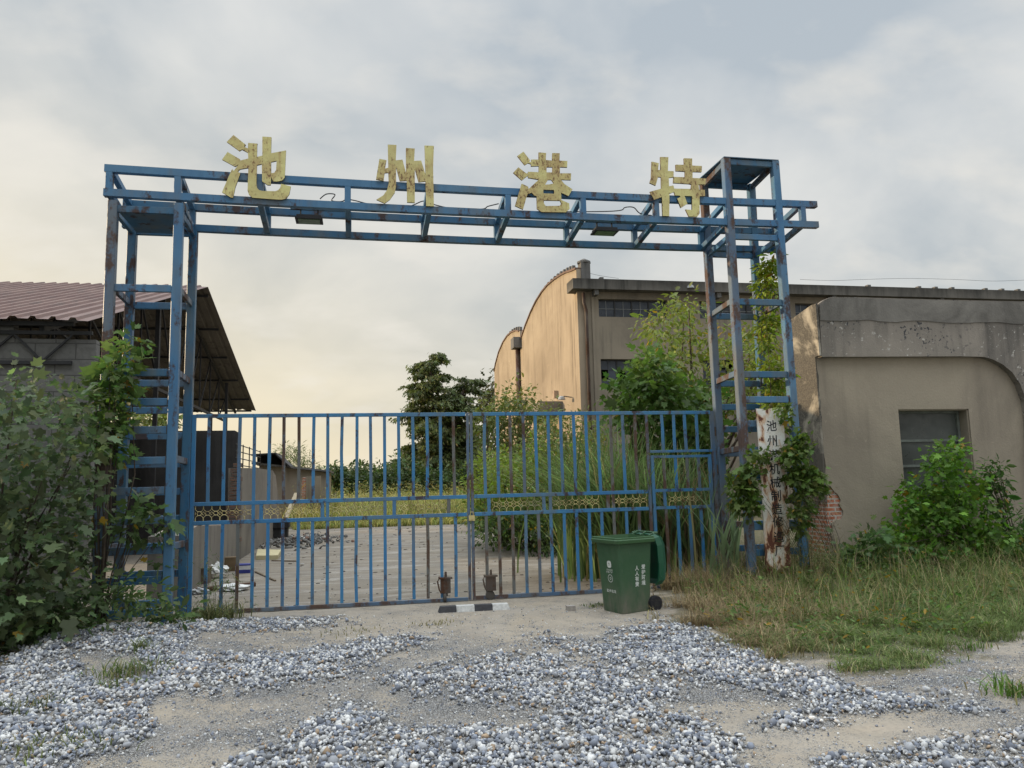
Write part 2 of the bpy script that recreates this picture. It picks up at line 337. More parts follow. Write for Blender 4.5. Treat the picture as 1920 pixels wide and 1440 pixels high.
def density(x, y):
    P = np.stack([x, y, np.full_like(x, -.1)], -1); px, py = proj(P)
    d = np.zeros_like(x)
    for j, (f_, a_) in enumerate(((2.0, 1.0), (3.5, 1.2), (6.0, 1.5), (11.0, 1.7))):
        nx = (fbm(x * f_, y * f_, 5 + j) - .5) * 120 * a_; ny = (fbm(x * f_, y * f_, 19 + j) - .5) * 44 * a_; e_ = np.zeros_like(x)
        for q in GRAV: e_ = np.maximum(e_, inpoly(px + nx, py + ny, q) * 1.0)
        for q in BARE: e_ = np.where(inpoly(px + nx * .6, py + ny * .6, q), .03, e_)
        d += e_ / 4
    d = d * (.42 + .58 * np.clip(fbm(x * 5, y * 5, 91) * 3.4 - 1.0, 0, 1))
    offv = (py > 1462) | (px < -60) | (px > 1960)
    d = np.where(offv & (y < -2), (fbm(x * .8, y * .8, 3) > .5) * .9, d)
    amb = np.clip(fbm(x * 1.3 + 7, y * 1.3, 31) - .38, 0, 1) * 1.3 * np.clip((py - 1165) / 90, 0, 1)
    return d, np.maximum(d, np.minimum(amb, .5))
def hz(x, y):
    z = -.13 + .17 * np.exp(-((x + 4.9) / 1.1) ** 2 - ((y + 1.0) / .9) ** 2) + .10 * np.exp(-((x + 4.2) / 1.0) ** 2 - ((y + 2.2) / .9) ** 2)
    z = z + .30 * np.exp(-((x - 4.2) / 1.3) ** 2 - ((y - .2) / .9) ** 2) + .22 * np.exp(-((x - 7.5) / 3) ** 2 - ((y - .3) / 1.2) ** 2)
    z = z + .05 * np.clip((-y - 2) / 5, 0, 1)
    return z + (fbm(x * 1.1, y * 1.1, 17) - .5) * .05 * np.clip(-y * .7, .1, 1)
def grid(xs, ys):
    X, Y = np.meshgrid(xs, ys); n, m = len(ys), len(xs); I = np.arange(n * m).reshape(n, m)
    F = np.stack([I[:-1, :-1], I[:-1, 1:], I[1:, 1:], I[1:, :-1]], -1).reshape(-1, 4); return X.ravel(), Y.ravel(), F
xs = np.concatenate([[-900, -400, -150, -70, -35, -20, -14, -11], np.arange(-9.5, 9.5, .07), [10, 12, 16, 24, 40, 80, 200, 900]])
ys = np.concatenate([[-400, -60, -20, -13, -11], np.arange(-9.5, 1.4, .07), [1.6, 2.2, 3, 4, 6, 8, 11, 15, 20, 25, 32, 45, 70, 120, 250, 900, 2000]])
gx, gy, gF = grid(xs, ys); gz = hz(gx, gy); dd, da = density(gx, gy)
gz = gz + dd * .02 * (np.abs(gy) < 12)
GR_POLY = [(1235,1085),(1290,1165),(1330,1180),(1400,1200),(1440,1235),(1560,1228),(1600,1245),(1740,1248),(1780,1215),(1870,1205),(1930,1180),(2100,1180),(2100,1000),(1235,1000)]
gpx, gpy = proj(np.stack([gx, gy, gz], -1))
green = (inpoly(gpx + (fbm(gx * 4, gy * 4, 47) - .5) * 160, gpy - 14 + (fbm(gx * 4, gy * 4, 49) - .5) * 90, GR_POLY) & (gy < 3)) * .6 + (gy > 21) * .9 + ((gx < -5.2) & (gy > -2) & (gy < 3)) * .8
green = np.maximum(green, ((gx > 3) & (gy > 1.5)) * .9)
gr = npmesh('ground', np.stack([gx, gy, gz], -1), gF, mat_ground(), col=np.stack([np.clip(da * 1.1 + .45 * np.clip((fbm(gx * .9, gy * .9, 77) - .40) * 5, 0, 1) * np.clip((-gy - .6) / .8, 0, 1), 0, 1) * (gy < .5), green, green * 0], -1), smooth=True, origin=A(0, 0, 0))
tag(gr, kind='structure')
yx, yy, yF = grid(np.linspace(-5.3, 3.6, 60), np.concatenate([np.linspace(.9, 8, 40), np.linspace(8.5, 22.5, 30)]))
yxx = yx.copy()
edge = 22.5 + (fbm(yx * .8, yx * 0, 3) - .5) * 2.2; yyy = np.where(yy > 21, edge, yy)
yard = npmesh('concrete_yard', np.stack([yxx, yyy, np.full_like(yx, -.122) + .004 * 0 + (fbm(yx, yy, 8) - .5) * .006], -1), yF, mat_yard(), smooth=True, origin=A(0, 10, -.12)); tag(yard, kind='structure')

# --- crushed stone
PHI = (1 + 5 ** .5) / 2
ICO = np.array([(-1,PHI,0),(1,PHI,0),(-1,-PHI,0),(1,-PHI,0),(0,-1,PHI),(0,1,PHI),(0,-1,-PHI),(0,1,-PHI),(PHI,0,-1),(PHI,0,1),(-PHI,0,-1),(-PHI,0,1)], float); ICO /= np.linalg.norm(ICO[0])
ICF = np.array([(0,11,5),(0,5,1),(0,1,7),(0,7,10),(0,10,11),(1,5,9),(5,11,4),(11,10,2),(10,7,6),(7,1,8),(3,9,4),(3,4,2),(3,2,6),(3,6,8),(3,8,9),(4,9,5),(2,4,11),(6,2,10),(8,6,7),(9,8,1)])
def rotm(n):
    q = rg.normal(size=(n, 4)); q /= np.linalg.norm(q, axis=1)[:, None]; a, b, c, d = q.T
    return np.stack([1-2*(c*c+d*d), 2*(b*c-a*d), 2*(b*d+a*c), 2*(b*c+a*d), 1-2*(b*b+d*d), 2*(c*d-a*b), 2*(b*d-a*c), 2*(c*d+a*b), 1-2*(b*b+c*c)], -1).reshape(n, 3, 3)
NC = 400000
sx = rg.uniform(-9, 7, NC); sy = rg.uniform(-8.6, .2, NC)
d1, d2 = density(sx, sy); px_, py_ = proj(np.stack([sx, sy, np.full(NC, -.1)], -1))
vis = (px_ > -700) & (px_ < 2900) & (py_ < 1900)
pr_ = np.maximum(d1 ** 1.6 * .8, np.clip(d2, 0, .5) * .62 + .03) * np.where(vis, 1, .0)
grs = inpoly(px_, py_ - 20, GR_POLY); pr_ = np.where(grs, pr_ * .3, pr_)
keep = rg.random(NC) < pr_; sx, sy, d1 = sx[keep], sy[keep], d1[keep]; n = len(sx)
size = np.exp(rg.normal(math.log(.0122), .36, n)) * (.5 + .5 * np.clip(d1 * 1.6, 0, 1)); size = np.clip(size, .004, .032)
V = ICO[None] * (1 + rg.uniform(-.34, .30, (n, 12, 1))) * np.stack([rg.uniform(.8, 1.3, n), rg.uniform(.7, 1.1, n), rg.uniform(.4, .8, n)], -1)[:, None] * size[:, None, None] * 1.06
V = np.einsum('nij,nkj->nki', rotm(n), V)
sz = hz(sx, sy) + d1 * .025 + size * .35 + d1 * rg.random(n) * .014
V += np.stack([sx, sy, sz], -1)[:, None]
t = rg.random(n)[:, None]; u_ = rg.random(n)[:, None]
col = np.where(t < .34, A(.64, .635, .62) * (.7 + .4 * u_), np.where(t < .68, A(.185, .205, .25) * (.6 + .8 * u_), np.where(t < .95, A(.31, .32, .34) * (.7 + .6 * u_), A(.36, .26, .17) * (.7 + .5 * u_))))
def mat_stone():
    m, t, b = newmat('crushed_stone'); g = NG(t); a = g.n('ShaderNodeVertexColor', layer_name='Col').outputs[0]
    g.put(b.inputs['Base Color'], g.mix(g.ramp(g.noise(90, 4), .35, .7, 0, .35), a, (.17, .165, .16))); b.inputs['Roughness'].default_value = .85; b.inputs['Specular IOR Level'].default_value = .2; return m
gv = npmesh('gravel', V.reshape(-1, 3), (ICF[None] + 12 * np.arange(n)[:, None, None]).reshape(-1, 3), mat_stone(), col=np.repeat(col, 12, 0), origin=A(0, -3, 0)); tag(gv, kind='stuff')

# ------------------------------------------------------------------ foliage helpers
def leaves(name, C, size, mat, tint, parent=None, shape='oval', droop=.3, dirs=None, var=.35, yellow=.02, flat=.6, kind=None, sizevar=.3):
    """C (n,3) leaf bases; builds one mesh of leaf-shaped faces"""
    n = len(C)
    if shape == 'oval': L_ = np.array([(0,0,0),(.3,.20,.03),(.68,.19,.02),(1,0,-.10),(.68,-.19,.02),(.3,-.20,.03),(.5,0,-.04)]); F_ = np.array([(0,6,2,1),(6,3,3,2),(0,5,4,6),(6,4,3,3)]); F_ = np.array([(0,6,1),(6,2,1),(6,3,2),(0,5,6),(6,5,4),(6,4,3)])
    elif shape == 'lobed': L_ = np.array([(0,0,0),(-.08,.22,.02),(.22,.42,.05),(.34,.26,.0),(.74,.40,.0),(.66,.16,-.02),(1.05,0,-.12),(.66,-.16,-.02),(.74,-.40,0),(.34,-.26,0),(.22,-.42,.05),(-.08,-.22,.02),(.45,0,-.05)]); F_ = np.array([(12,i,i-1) for i in range(1,12)] + [(12,0,11)])
    elif shape == 'sliver': L_ = np.array([(0,-.05,0),(0,.05,0),(.6,.06,-.03),(1,0,-.15),(.6,-.06,-.03)]); F_ = np.array([(0,4,2),(0,2,1),(4,3,2)])
    elif shape == 'spray': L_ = np.array([(0,0,0),(.25,.22,0),(.35,.07,0),(.62,.26,-.03),(.66,.06,-.04),(1,0,-.15),(.66,-.06,-.04),(.55,-.25,-.03),(.35,-.07,0),(.2,-.2,0)]); F_ = np.array([(0,2,1),(0,8,2),(0,9,8),(2,4,3),(2,8,6),(2,6,4),(8,7,6),(4,6,5)])
    s = size * np.exp(rg.normal(0, sizevar, n))
    if dirs is None: a = rg.uniform(0, 2*math.pi, n); dx = np.stack([np.cos(a), np.sin(a), -droop + rg.normal(0, .35, n)], -1)
    else: dx = dirs + rg.normal(0, .35, (n, 3)); dx[:, 2] -= droop
    dx /= np.linalg.norm(dx, axis=1)[:, None]
    up = rg.normal(0, 1, (n, 3)) * (1 - flat); up[:, 2] += flat * 1.2
    dy = np.cross(up, dx); dy /= np.linalg.norm(dy, axis=1)[:, None] + 1e-9; dz = np.cross(dx, dy)
    V = C[:, None] + s[:, None, None] * (L_[None, :, 0:1] * dx[:, None] + L_[None, :, 1:2] * dy[:, None] + L_[None, :, 2:3] * dz[:, None])
    c = np.array(tint)[None] * np.exp(rg.normal(0, var * .6, (n, 1))) * (1 + rg.normal(0, .08, (n, 3)))
    y = rg.random(n) < yellow; c[y] = np.array((.30, .20, .035)) * rg.uniform(.6, 1.2, (y.sum(), 1))
    return npmesh(name, V.reshape(-1, 3), (F_[None] + len(L_) * np.arange(n)[:, None, None]).reshape(-1, 3), mat, parent, col=np.repeat(np.clip(c, .004, .9), len(L_), 0))

def cloud(poly, v0, v1, nclu, per, rad, seed=0, top=None):
    """clusters inside the outline poly (photo pixels) at depths v0..v1 -> leaf positions, cluster centres"""
    P = np.array(poly, float); x0, y0 = P.min(0); x1, y1 = P.max(0); C = []
    while len(C) < nclu:
        x = rg.uniform(x0, x1, 400); y = rg.uniform(y0, y1, 400); k = inpoly(x, y, poly)
        for a, b in zip(x[k], y[k]):
            C.append(atv(a, b, rg.uniform(v0, v1)))
            if len(C) >= nclu: break
    C = np.array(C); g = hz(C[:, 0], C[:, 1]) + .05; C[:, 2] = np.maximum(C[:, 2], g)
    k = rg.poisson(per, nclu) + 2; ctr = np.repeat(C, k, 0)
    p = ctr + rg.normal(0, 1, (len(ctr), 3)) * rad * np.array([1, 1, .75])
    p[:, 2] = np.maximum(p[:, 2], hz(p[:, 0], p[:, 1]) + .02)
    return p, C, (p - ctr)

def shrub(name, label, cat, poly, v, nclu, per, rad, size, tint, shape='oval', base=None, nst=7, mat=None, yellow=.02, stemr=.012, group=None, var=.35, droop=.3, shade=True, flat=.6, stem_name='stem', crown='foliage', stemmat=None):
    P, C, D = cloud(poly, v[0], v[1], nclu, per, rad)
    vm = (v[0] + v[1]) / 2
    b = np.array(base if base is not None else (C[:, 0].mean(), vm, 0.0), float); b[2] = float(hz(b[0:1], b[1:2])[0]) if b[1] < 30 else -.13
    root = empty(name, b, label, cat, group)
    dirs = D / (np.linalg.norm(D, axis=1)[:, None] + 1e-6)
    leaves(crown, P, size, mat or LEAF, tint, root, shape, dirs=dirs, yellow=yellow, var=var, droop=droop, flat=flat)
    if nst:
        mb = MB()
        idx = rg.choice(len(C), min(nst, len(C)), replace=False)
        for i in idx:
            e_ = C[i]; mid = b + (e_ - b) * .5 + rg.normal(0, .06, 3) * np.linalg.norm(e_ - b) * .5; mid[2] += .12 * np.linalg.norm((e_ - b)[:2])
            mb.tube([b + rg.normal(0, .04, 3) * [1, 1, 0], b * .7 + mid * .3, mid, mid * .4 + e_ * .6, e_], [stemr, stemr * .85, stemr * .7, stemr * .5, stemr * .3], 5)
        mb.build(stem_name, stemmat or BARK, root, True)
    return root

def blades(name, bx, by, bz, h, wd, tint, bend=.5, mat=None, seg=3, lean=None, zmode=False, var=.3, tint2=None, mixf=None):
    n = len(bx); a = rg.uniform(0, 2*math.pi, n); L2 = np.stack([np.cos(a), np.sin(a)], -1)
    if lean is not None: L2 = L2 + lean; 
    W = np.stack([-L2[:, 1], L2[:, 0]], -1); W /= np.linalg.norm(W, axis=1)[:, None]
    T = np.linspace(0, 1, seg + 1); V = np.zeros((n, seg + 1, 2, 3)); bb = bend * rg.uniform(.3, 1.5, n)
    for i, tt in enumerate(T):
        off = (bb * tt ** 2)[:, None] * h[:, None] * L2; zz = bz + h * (tt - .35 * np.minimum(bb, 1.6) * tt ** 2.4)
        ww = wd * (1 - tt ** 2 * .95) * .5
        for s_, sg in ((0, -1), (1, 1)):
            V[:, i, s_, 0] = bx + off[:, 0] + sg * ww * W[:, 0]; V[:, i, s_, 1] = by + off[:, 1] + sg * ww * W[:, 1]; V[:, i, s_, 2] = zz
    F = np.array([(2*i, 2*i+1, 2*i+3, 2*i+2) for i in range(seg)]); k = 2 * (seg + 1)
    tc_ = np.array(tint)[None]
    if tint2 is not None: tc_ = np.where((rg.random(n) < mixf)[:, None], np.array(tint2)[None], tc_)
    c = tc_ * np.exp(rg.normal(0, var, (n, 1)))
    return V.reshape(-1, 3), (F[None] + k * np.arange(n)[:, None, None]).reshape(-1, 4), np.repeat(c, k, 0)

# ------------------------------------------------------------------ blue steel gateway frame
D = 0.94
portal = empty('gateway_frame', (0, 0, -.13), 'tall blue steel gateway of two ladder towers joined by a lattice beam', 'gateway')
def post(px0, py0, px1, py1, v, ztop, mat, sz=.105, zb=-.2):
    a = atv(px0, py0, v); b = atv(px1, py1, v); d = (a - b) / (a[2] - b[2])
    p = b + d * (zb - b[2]); q = b + d * (ztop - b[2]); MB().bar(p, q, sz + .01, sz + .01, (0, 1, 0), .008).build('post', mat, portal); return p, d
zFL, zFU, zBL, zBU = 5.42, 5.75, 5.33, 5.64
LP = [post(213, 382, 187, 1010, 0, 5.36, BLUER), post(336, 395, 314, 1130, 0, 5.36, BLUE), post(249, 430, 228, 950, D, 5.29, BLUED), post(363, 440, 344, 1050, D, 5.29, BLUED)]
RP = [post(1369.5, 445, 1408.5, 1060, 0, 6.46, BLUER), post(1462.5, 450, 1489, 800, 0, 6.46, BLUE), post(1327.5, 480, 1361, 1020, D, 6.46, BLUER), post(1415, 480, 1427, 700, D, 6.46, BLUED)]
def at_z(P, z): p, d = P; return p + d * (z - p[2])
LEV = [4.20, 3.09, 2.71, 2.35, 1.96, 1.58, 1.21, .84, .47, .08]
for P, (tall) in ((LP, False), (RP, True)):
    for i, z in enumerate(LEV):
        for a, b, dz in ((P[0], P[1], 0), (P[2], P[3], -.02)):
            p, q = at_z(a, z + dz), at_z(b, z + dz); x = A(.054, 0, 0)
            wv = .05
            MB().bar(p + x, q - x, wv, .095, bev=.005).build('rung', BLUE if rnd.random() < .6 else BLUED, portal)
            # rusty weld gussets where the rungs meet the posts
            if i > 1 and a is P[0]:
                for s_, pp in ((1, p), (-1, q)): MB().box(*sorted((pp[0] + s_ * .058, pp[0] + s_ * .070)), pp[1] - .035, pp[1] + .02, z - .055, z + .06).build('weld', RUST, portal)
        if z in (4.20, 3.09, 1.96, .84):
            for a, b in ((P[0], P[2]), (P[1], P[3])):
                y = A(0, .054, 0); MB().bar(at_z(a, z + .03) + y, at_z(b, z + .01) - y, .05, .085, bev=.005).build('rung', BLUER, portal)
def chord(x0, x1, y, z, mat): MB().bar((x0, y, z), (x1, y, z), .09, .10, bev=.006).build('chord', mat, portal)
sag = lambda x: -.045 * (1 - (x / 5.2) ** 2)
def sagchord(x0, x1, y, z, mat):
    n = 6; P = [A(x0 + (x1 - x0) * i / n, y, z + sag(x0 + (x1 - x0) * i / n)) for i in range(n + 1)]; m = MB()
    for p, q in zip(P[:-1], P[1:]): m.bar(p, q + A(.002 , 0, 0), .09, .098 - .0006 * P.index(p) if 0 else .098)
    m.build('chord', mat, portal)
uL, uR = -5.39, 4.95
sagchord(uL, uR, 0, zFL + .045, BLUE); sagchord(uL, uR, 0, zFU + .045, BLUE)
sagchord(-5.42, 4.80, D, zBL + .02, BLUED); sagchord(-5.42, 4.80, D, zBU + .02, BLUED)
UP = [-5.33] + [float(atv(x, 345, 0)[0]) for x in (334, 488, 652, 804, 951, 1091, 1227, 1360, 1500)]
for i, u in enumerate(UP):
    zl, zu = zFL + .045 + sag(u), zFU + .045 + sag(u)
    MB().bar((u, -.002, zl + .051), (u, -.002, zu - .051), .085, .085, (0, 1, 0), .005).build('upright', BLUE, portal)
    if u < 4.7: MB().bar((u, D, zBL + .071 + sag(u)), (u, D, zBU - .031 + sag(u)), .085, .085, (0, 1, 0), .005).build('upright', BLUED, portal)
    if u < 4.9:
        MB().bar((u, .047, zl), (u, D - .047, zBL + .02 + sag(u)), .075, .085, bev=.005).build('cross_member', BLUED, portal)
        MB().bar((u, .047, zu), (u, D - .047, zBU + .02 + sag(u)), .075, .085, bev=.005).build('cross_member', BLUE, portal)
# tower heads: sheet roof on the left, tall open box with sheet on the right
def sheet(x0, x1, y0, y1, z, mat): MB().box(x0, x1, y0, y1, z, z + .012).build('roof_sheet', mat, portal)
tl = [at_z(p, 5.29) for p in LP]; tr = [at_z(p, 6.40) for p in RP]
def ring(T, z, mats, w=.055):
    for a, b in ((0, 1), (2, 3)): MB().bar((T[a][0] + .054, T[a][1], z), (T[b][0] - .054, T[b][1], z), w, .09, bev=.005).build('head_rail', mats[0], portal)
    for a, b in ((0, 2), (1, 3)): MB().bar((T[a][0], T[a][1] + .054, z), (T[b][0], T[b][1] - .054, z), w, .09, bev=.005).build('head_rail', mats[1], portal)
ring(tl, 5.255, (BLUED, BLUED)); sheet(tl[0][0] + .06, tl[1][0] - .06, .056, D - .056, 5.225, BLUED)
ring(tr, 6.41, (BLUED, BLUER)); sheet(tr[0][0] - .05, tr[1][0] + .05, -.05, D + .05, 6.468, BLUED)
tr2 = [at_z(p, 5.2) for p in RP]; ring(tr2, 5.22, (BLUE, BLUE))

# floodlights clamped to short rails inside the beam
def floodlight(u0, u1, lu, label, pyr):
    root = empty('floodlight', (lu, .47, 5.5), label, 'floodlight', 'floodlights in the gateway beam')
    m = MB(); m.box(lu - .17, lu + .17, .35, .58, 5.375, 5.415); m.box(lu - .19, lu + .19, .33, .60, 5.352, 5.374)
    m.build('housing', DARK, root); MB().box(lu - .15, lu + .15, .365, .565, 5.343, 5.3515).build('lens', plain('floodlight_glass', (.10, .17, .10), .15, .3), root)
    MB().bar((u0, .47, 5.55), (u1, .47, 5.55), .05, .06).build('mounting_rail', BLUED, root)
    m = MB(); m.tube([(lu - .12, .47, 5.52), (lu - .12, .47, 5.42)], .012); m.tube([(lu + .12, .47, 5.52), (lu + .12, .47, 5.42)], .012); m.build('bracket', DARK, root)
floodlight(float(atv(545, 370, .47)[0]), float(atv(648, 378, .47)[0]), float(atv(580, 396, .47)[0]), 'small floodlight under the beam near the first yellow character', 0)
floodlight(float(atv(1097, 394, .47)[0]), float(atv(1222, 394, .47)[0]), float(atv(1133, 420, .47)[0]), 'small floodlight under the beam between the third and last yellow characters', 0)
CABLE = plain('black_cable', (.015, .015, .016), .6, .2)
def cable(name, pts, r, label, mat=None, cat='cable', group=None):
    P = [A(*p) for p in pts]; Q = []
    for i in range(len(P) - 1):
        a, b, c, d = P[max(i-1, 0)], P[i], P[i+1], P[min(i+2, len(P)-1)]
        for k in range(6):
            t = k / 6; Q.append(.5 * ((2*b) + (-a+c)*t + (2*a-5*b+4*c-d)*t*t + (-a+3*b-3*c+d)*t**3))
    Q.append(P[-1]); o = MB().tube(Q, r, 5).build(name, mat or CABLE, None, True); return tag(o, label, cat, group)
P = lambda x, y, v=.47: tuple(atv(x, y, v))
cable('power_cable', [P(600, 373), P(612, 364), P(628, 365), P(622, 376), P(640, 378), P(650, 374), P(665, 376), P(700, 384), P(760, 388), P(776, 384), P(795, 377), P(815, 384), P(850, 391), P(903, 392), P(915, 387), P(935, 382)], .009, 'black cable looping along the beam past the second yellow character')
cable('power_cable', [P(950, 391), P(965, 396), P(1100, 397), P(1160, 395), P(1172, 389), P(1188, 389), P(1200, 400), P(1222, 404)], .009, 'black cable looping along the beam left of the last yellow character')

def charmat():
    m, t, b = newmat('rust_speckled_yellow'); g = NG(t)
    c = g.mix(g.ramp(g.noise(2.2, 4), .4, .6), (.62, .575, .25), (.53, .47, .21))
    patch = g.ramp(g.noise(3.0, 4, .6), .44, .60); c = g.mix(g.math('MULTIPLY', patch, .55), c, (.40, .27, .12))
    sp = g.math('ADD', g.noise(26, 5, .68, (1, 1, .55)), g.math('MULTIPLY', patch, .09)); c = g.mix(g.ramp(sp, .59, .68, 0, .85), c, (.14, .065, .035))
    c = g.mix(g.ramp(g.noise(14, 4, .6, (1, 1, .06)), .56, .68, 0, .45), c, (.34, .20, .09))
    ge = g.n('ShaderNodeNewGeometry'); sp2 = g.n('ShaderNodeSeparateXYZ'); t.links.new(ge.outputs['True Normal'], sp2.inputs[0]); e_ = g.math('LESS_THAN', g.math('ABSOLUTE', sp2.outputs[1]), .5)
    c = g.mix(e_, c, (.09, .06, .035)); g.put(b.inputs['Base Color'], c); b.inputs['Roughness'].default_value = .65; b.inputs['Specular IOR Level'].default_value = .3
    g.put(b.inputs['Normal'], g.bump(g.noise(5, 3), .5, .03)); return m
YEL = charmat()
# ------------------------------------------------------------------ the four cut-out sheet-metal characters
def glyph(name, label, ox, oy, s, outline, holes, v=-.052):
    T = lambda q: [atv(ox + x / s, oy + y / s, v) for x, y in q]
    m = MB().prism(T(outline), A(0, -.028, 0), [T(h) for h in holes]); o = m.build(name, YEL); tag(o, label, 'sign character', 'cut-out yellow characters standing on the beam')
S4 = 4.0; SZ = 10.287
glyph('sign_character', 'rusty yellow cut-out character 池, first on the gateway beam', 400, 250, SZ,
 [(395,48),(630,235),(605,275),(670,308),(678,200),(858,215),(850,240),(845,470),(950,445),(950,78),(1125,90),(1118,400),(1405,345),(1380,870),(1330,925),(1240,945),(1155,940),(1122,850),(1110,1010),(1050,1010),(945,940),(940,605),(845,630),(835,1000),(850,1070),(890,1110),(960,1125),(1200,1130),(1260,1105),(1300,1050),(1310,985),(1498,1040),(1470,1180),(1410,1270),(1320,1295),(1150,1285),(760,1255),(690,1190),(665,1120),(680,680),(520,705),(475,750),(525,790),(430,1050),(385,1255),(340,1250),(175,1150),(300,850),(370,700),(400,740),(495,610),(425,655),(175,520),(280,375),(520,515),(525,540),(680,500),(670,385),(555,325),(510,355),(265,180)],
 [[(1118,568),(1225,545),(1215,720),(1180,775),(1120,785)]])
glyph('sign_character', 'yellow cut-out character 州 with three long strokes, second on the beam', 660, 240, S4,
 [(205,237),(258,247),(248,310),(272,303),(268,130),(333,133),(328,248),(378,243),(405,345),(403,155),(470,160),(465,252),(518,250),(550,355),(543,137),(613,140),(607,300),(613,592),(555,590),(550,405),(498,410),(470,310),(470,565),(413,562),(410,400),(358,402),(330,300),(330,440),(320,490),(285,540),(245,570),(183,542),(235,510),(262,470),(275,420),(272,340),(245,342),(237,402),(180,390)], [])
glyph('sign_character', 'rust-speckled yellow cut-out character 港, third on the beam', 660, 240, S4,
 [(1283,183),(1333,248),(1326,260),(1342,262),(1342,242),(1397,242),(1397,188),(1453,193),(1450,245),(1498,250),(1500,193),(1555,195),(1553,250),(1612,253),(1610,300),(1556,298),(1556,345),(1640,345),(1638,395),(1562,392),(1590,425),(1650,465),(1620,515),(1565,490),(1567,545),(1625,570),(1628,610),(1600,637),(1420,635),(1385,610),(1382,515),(1365,512),(1345,490),(1312,502),(1280,615),(1220,588),(1270,422),(1318,445),(1322,462),(1398,392),(1318,378),(1318,362),(1308,368),(1272,397),(1207,340),(1245,300),(1303,345),(1318,345),(1318,333),(1398,337),(1398,290),(1340,292),(1340,275),(1318,268),(1293,283),(1238,215)],
 [[(1456,298),(1500,298),(1500,338),(1456,338)],[(1468,393),(1492,393),(1512,420),(1478,428),(1445,430)],[(1432,468),(1512,470),(1512,498),(1432,495)],[(1435,547),(1558,549),(1568,570),(1553,588),(1450,590),(1437,572)]])
glyph('sign_character', 'rusty yellow cut-out character 特, last on the beam beside the tower', 1200, 280, 10.286,
 [(215,250),(350,280),(335,410),(385,412),(380,160),(535,165),(525,430),(635,435),(635,550),(540,560),(548,725),(630,708),(648,770),(970,775),(980,690),(945,680),(630,660),(637,545),(855,550),(855,440),(680,430),(675,308),(840,312),(835,185),(992,190),(992,325),(1180,335),(1175,450),(1000,445),(1000,565),(1255,575),(1245,690),(1115,690),(1125,790),(1235,795),(1240,910),(1135,915),(1135,1250),(1090,1310),(930,1305),(865,1170),(990,1180),(990,915),(845,910),(900,1060),(775,1140),(705,960),(770,930),(750,905),(665,900),(645,830),(555,870),(550,1300),(425,1295),(410,930),(260,985),(180,830),(400,770),(395,550),(335,545),(290,710),(175,660),(205,560)], [])

# ------------------------------------------------------------------ the two gate leaves
ZT, ZM1, ZM2, ZB = 2.605, 1.375, 1.115, -.095
def ux(px, py=860): return float(atv(px, py, D)[0])
def ornament(x0, x1, parent):
    z0, z1 = ZM2 + .02, ZM1 - .02; zc = (z0 + z1) / 2; m = MB(); n = max(4, round((x1 - x0) / .104)); p = (x1 - x0) / n; y = D; r = .0042
    hb = (z1 - z0) / 2
    def arc(cx_, cz, R, a0, a1, k=7): return [A(cx_ + R * math.cos(a0 + (a1 - a0) * i / k), y, cz + R * math.sin(a0 + (a1 - a0) * i / k)) for i in range(k + 1)]
    for i in range(n):
        c = x0 + p * (i + .5)
        m.tube(arc(c, zc, p * .26, 0, 2 * math.pi, 10), r, 4, False)
        m.tube(arc(c, zc - hb * .72, p * .5, math.pi, 0, 8), r, 4, False); m.tube(arc(c, zc + hb * .72, p * .5, math.pi, 2 * math.pi, 8), r, 4, False)
    for i in range(n + 1):
        c = x0 + p * i; 
        if i in (0, n): c += .004 if i == 0 else -.004
        m.tube([A(c, y, z0 - .004), A(c, y, zc - hb * .6)], r * 1.5, 4); m.tube([A(c, y, z1 + .004), A(c, y, zc + hb * .6)], r * 1.5, 4)
        q = p * .2 if 0 < i < n else .002
        m.tube([A(c - q, y, zc), A(c, y, zc + .022), A(c + q, y, zc), A(c, y, zc - .022), A(c - q, y, zc)], r, 4, False)
    m.build('ornament_panel', YELG, parent)
def vbar(x, z0, z1, parent, name='bar', w=.044, dp=.024, mat=None):
    tilt = rnd.uniform(-.007, .007); md = rnd.gauss(0, .005) if name == 'bar' and z1 - z0 > .5 else 0
    zm_ = z0 + (z1 - z0) * rnd.uniform(.35, .65); xm_ = x + tilt / 2 + md; b_ = MB(); sec = [(-w/2, -dp/2), (w/2, -dp/2), (w/2, dp/2), (-w/2, dp/2)]
    V = [(cx_ + a, D + c, zz) for cx_, zz in ((x, z0), (xm_, zm_), (x + tilt, z1)) for a, c in sec]
    b_.add(V, [(0, 1, 2, 3), (11, 10, 9, 8)] + [(4*i+k, 4*i+(k+1)%4, 4*i+4+(k+1)%4, 4*i+4+k) for i in range(2) for k in range(4)]).build(name, mat or rnd.choices((BLUEG, BLUER, FADED), (.74, .12, .14))[0], parent)
def hbar(x0, x1, z, parent, name='rail', h=.054, mat=None, z1=None): MB().bar((x0, D, z), (x1, D, z if z1 is None else z1), .035, h, bev=.003).build(name, mat or BLUEG, parent)
gl = empty('gate_leaf', (-2.45, D, -.12), 'left leaf of the blue barred gate, without a wicket door', 'gate leaf', 'leaves of the blue barred gate')
xa, xb = -4.385, -.515
for x, nm in ((xa, 'stile'), (xb, 'stile')): vbar(x, ZB - .02, ZT + .02, gl, nm, .052 if x == xa else .040, .04, BLUER if x == xb else BLUEG)
for z in (ZT, ZM1, ZM2, ZB): hbar(xa + .027, xb - .027, z, gl, mat=BLUER if z == ZB else BLUEG, z1=z - .012 if z == ZB else None)
for i in range(1, 19):
    x = xa + (xb - xa) * i / 19; through = i in (4, 9, 13)
    if through: vbar(x, ZB + .025, ZT - .025, gl, w=.044)
    else: vbar(x, ZM1 + .028, ZT - .028, gl); vbar(x, ZB + .028, ZM2 - .028, gl)
for px in (490, 605, 739, 841): vbar(ux(px, 950), ZM2 + .025, ZM1 - .025, gl, 'divider', .05)
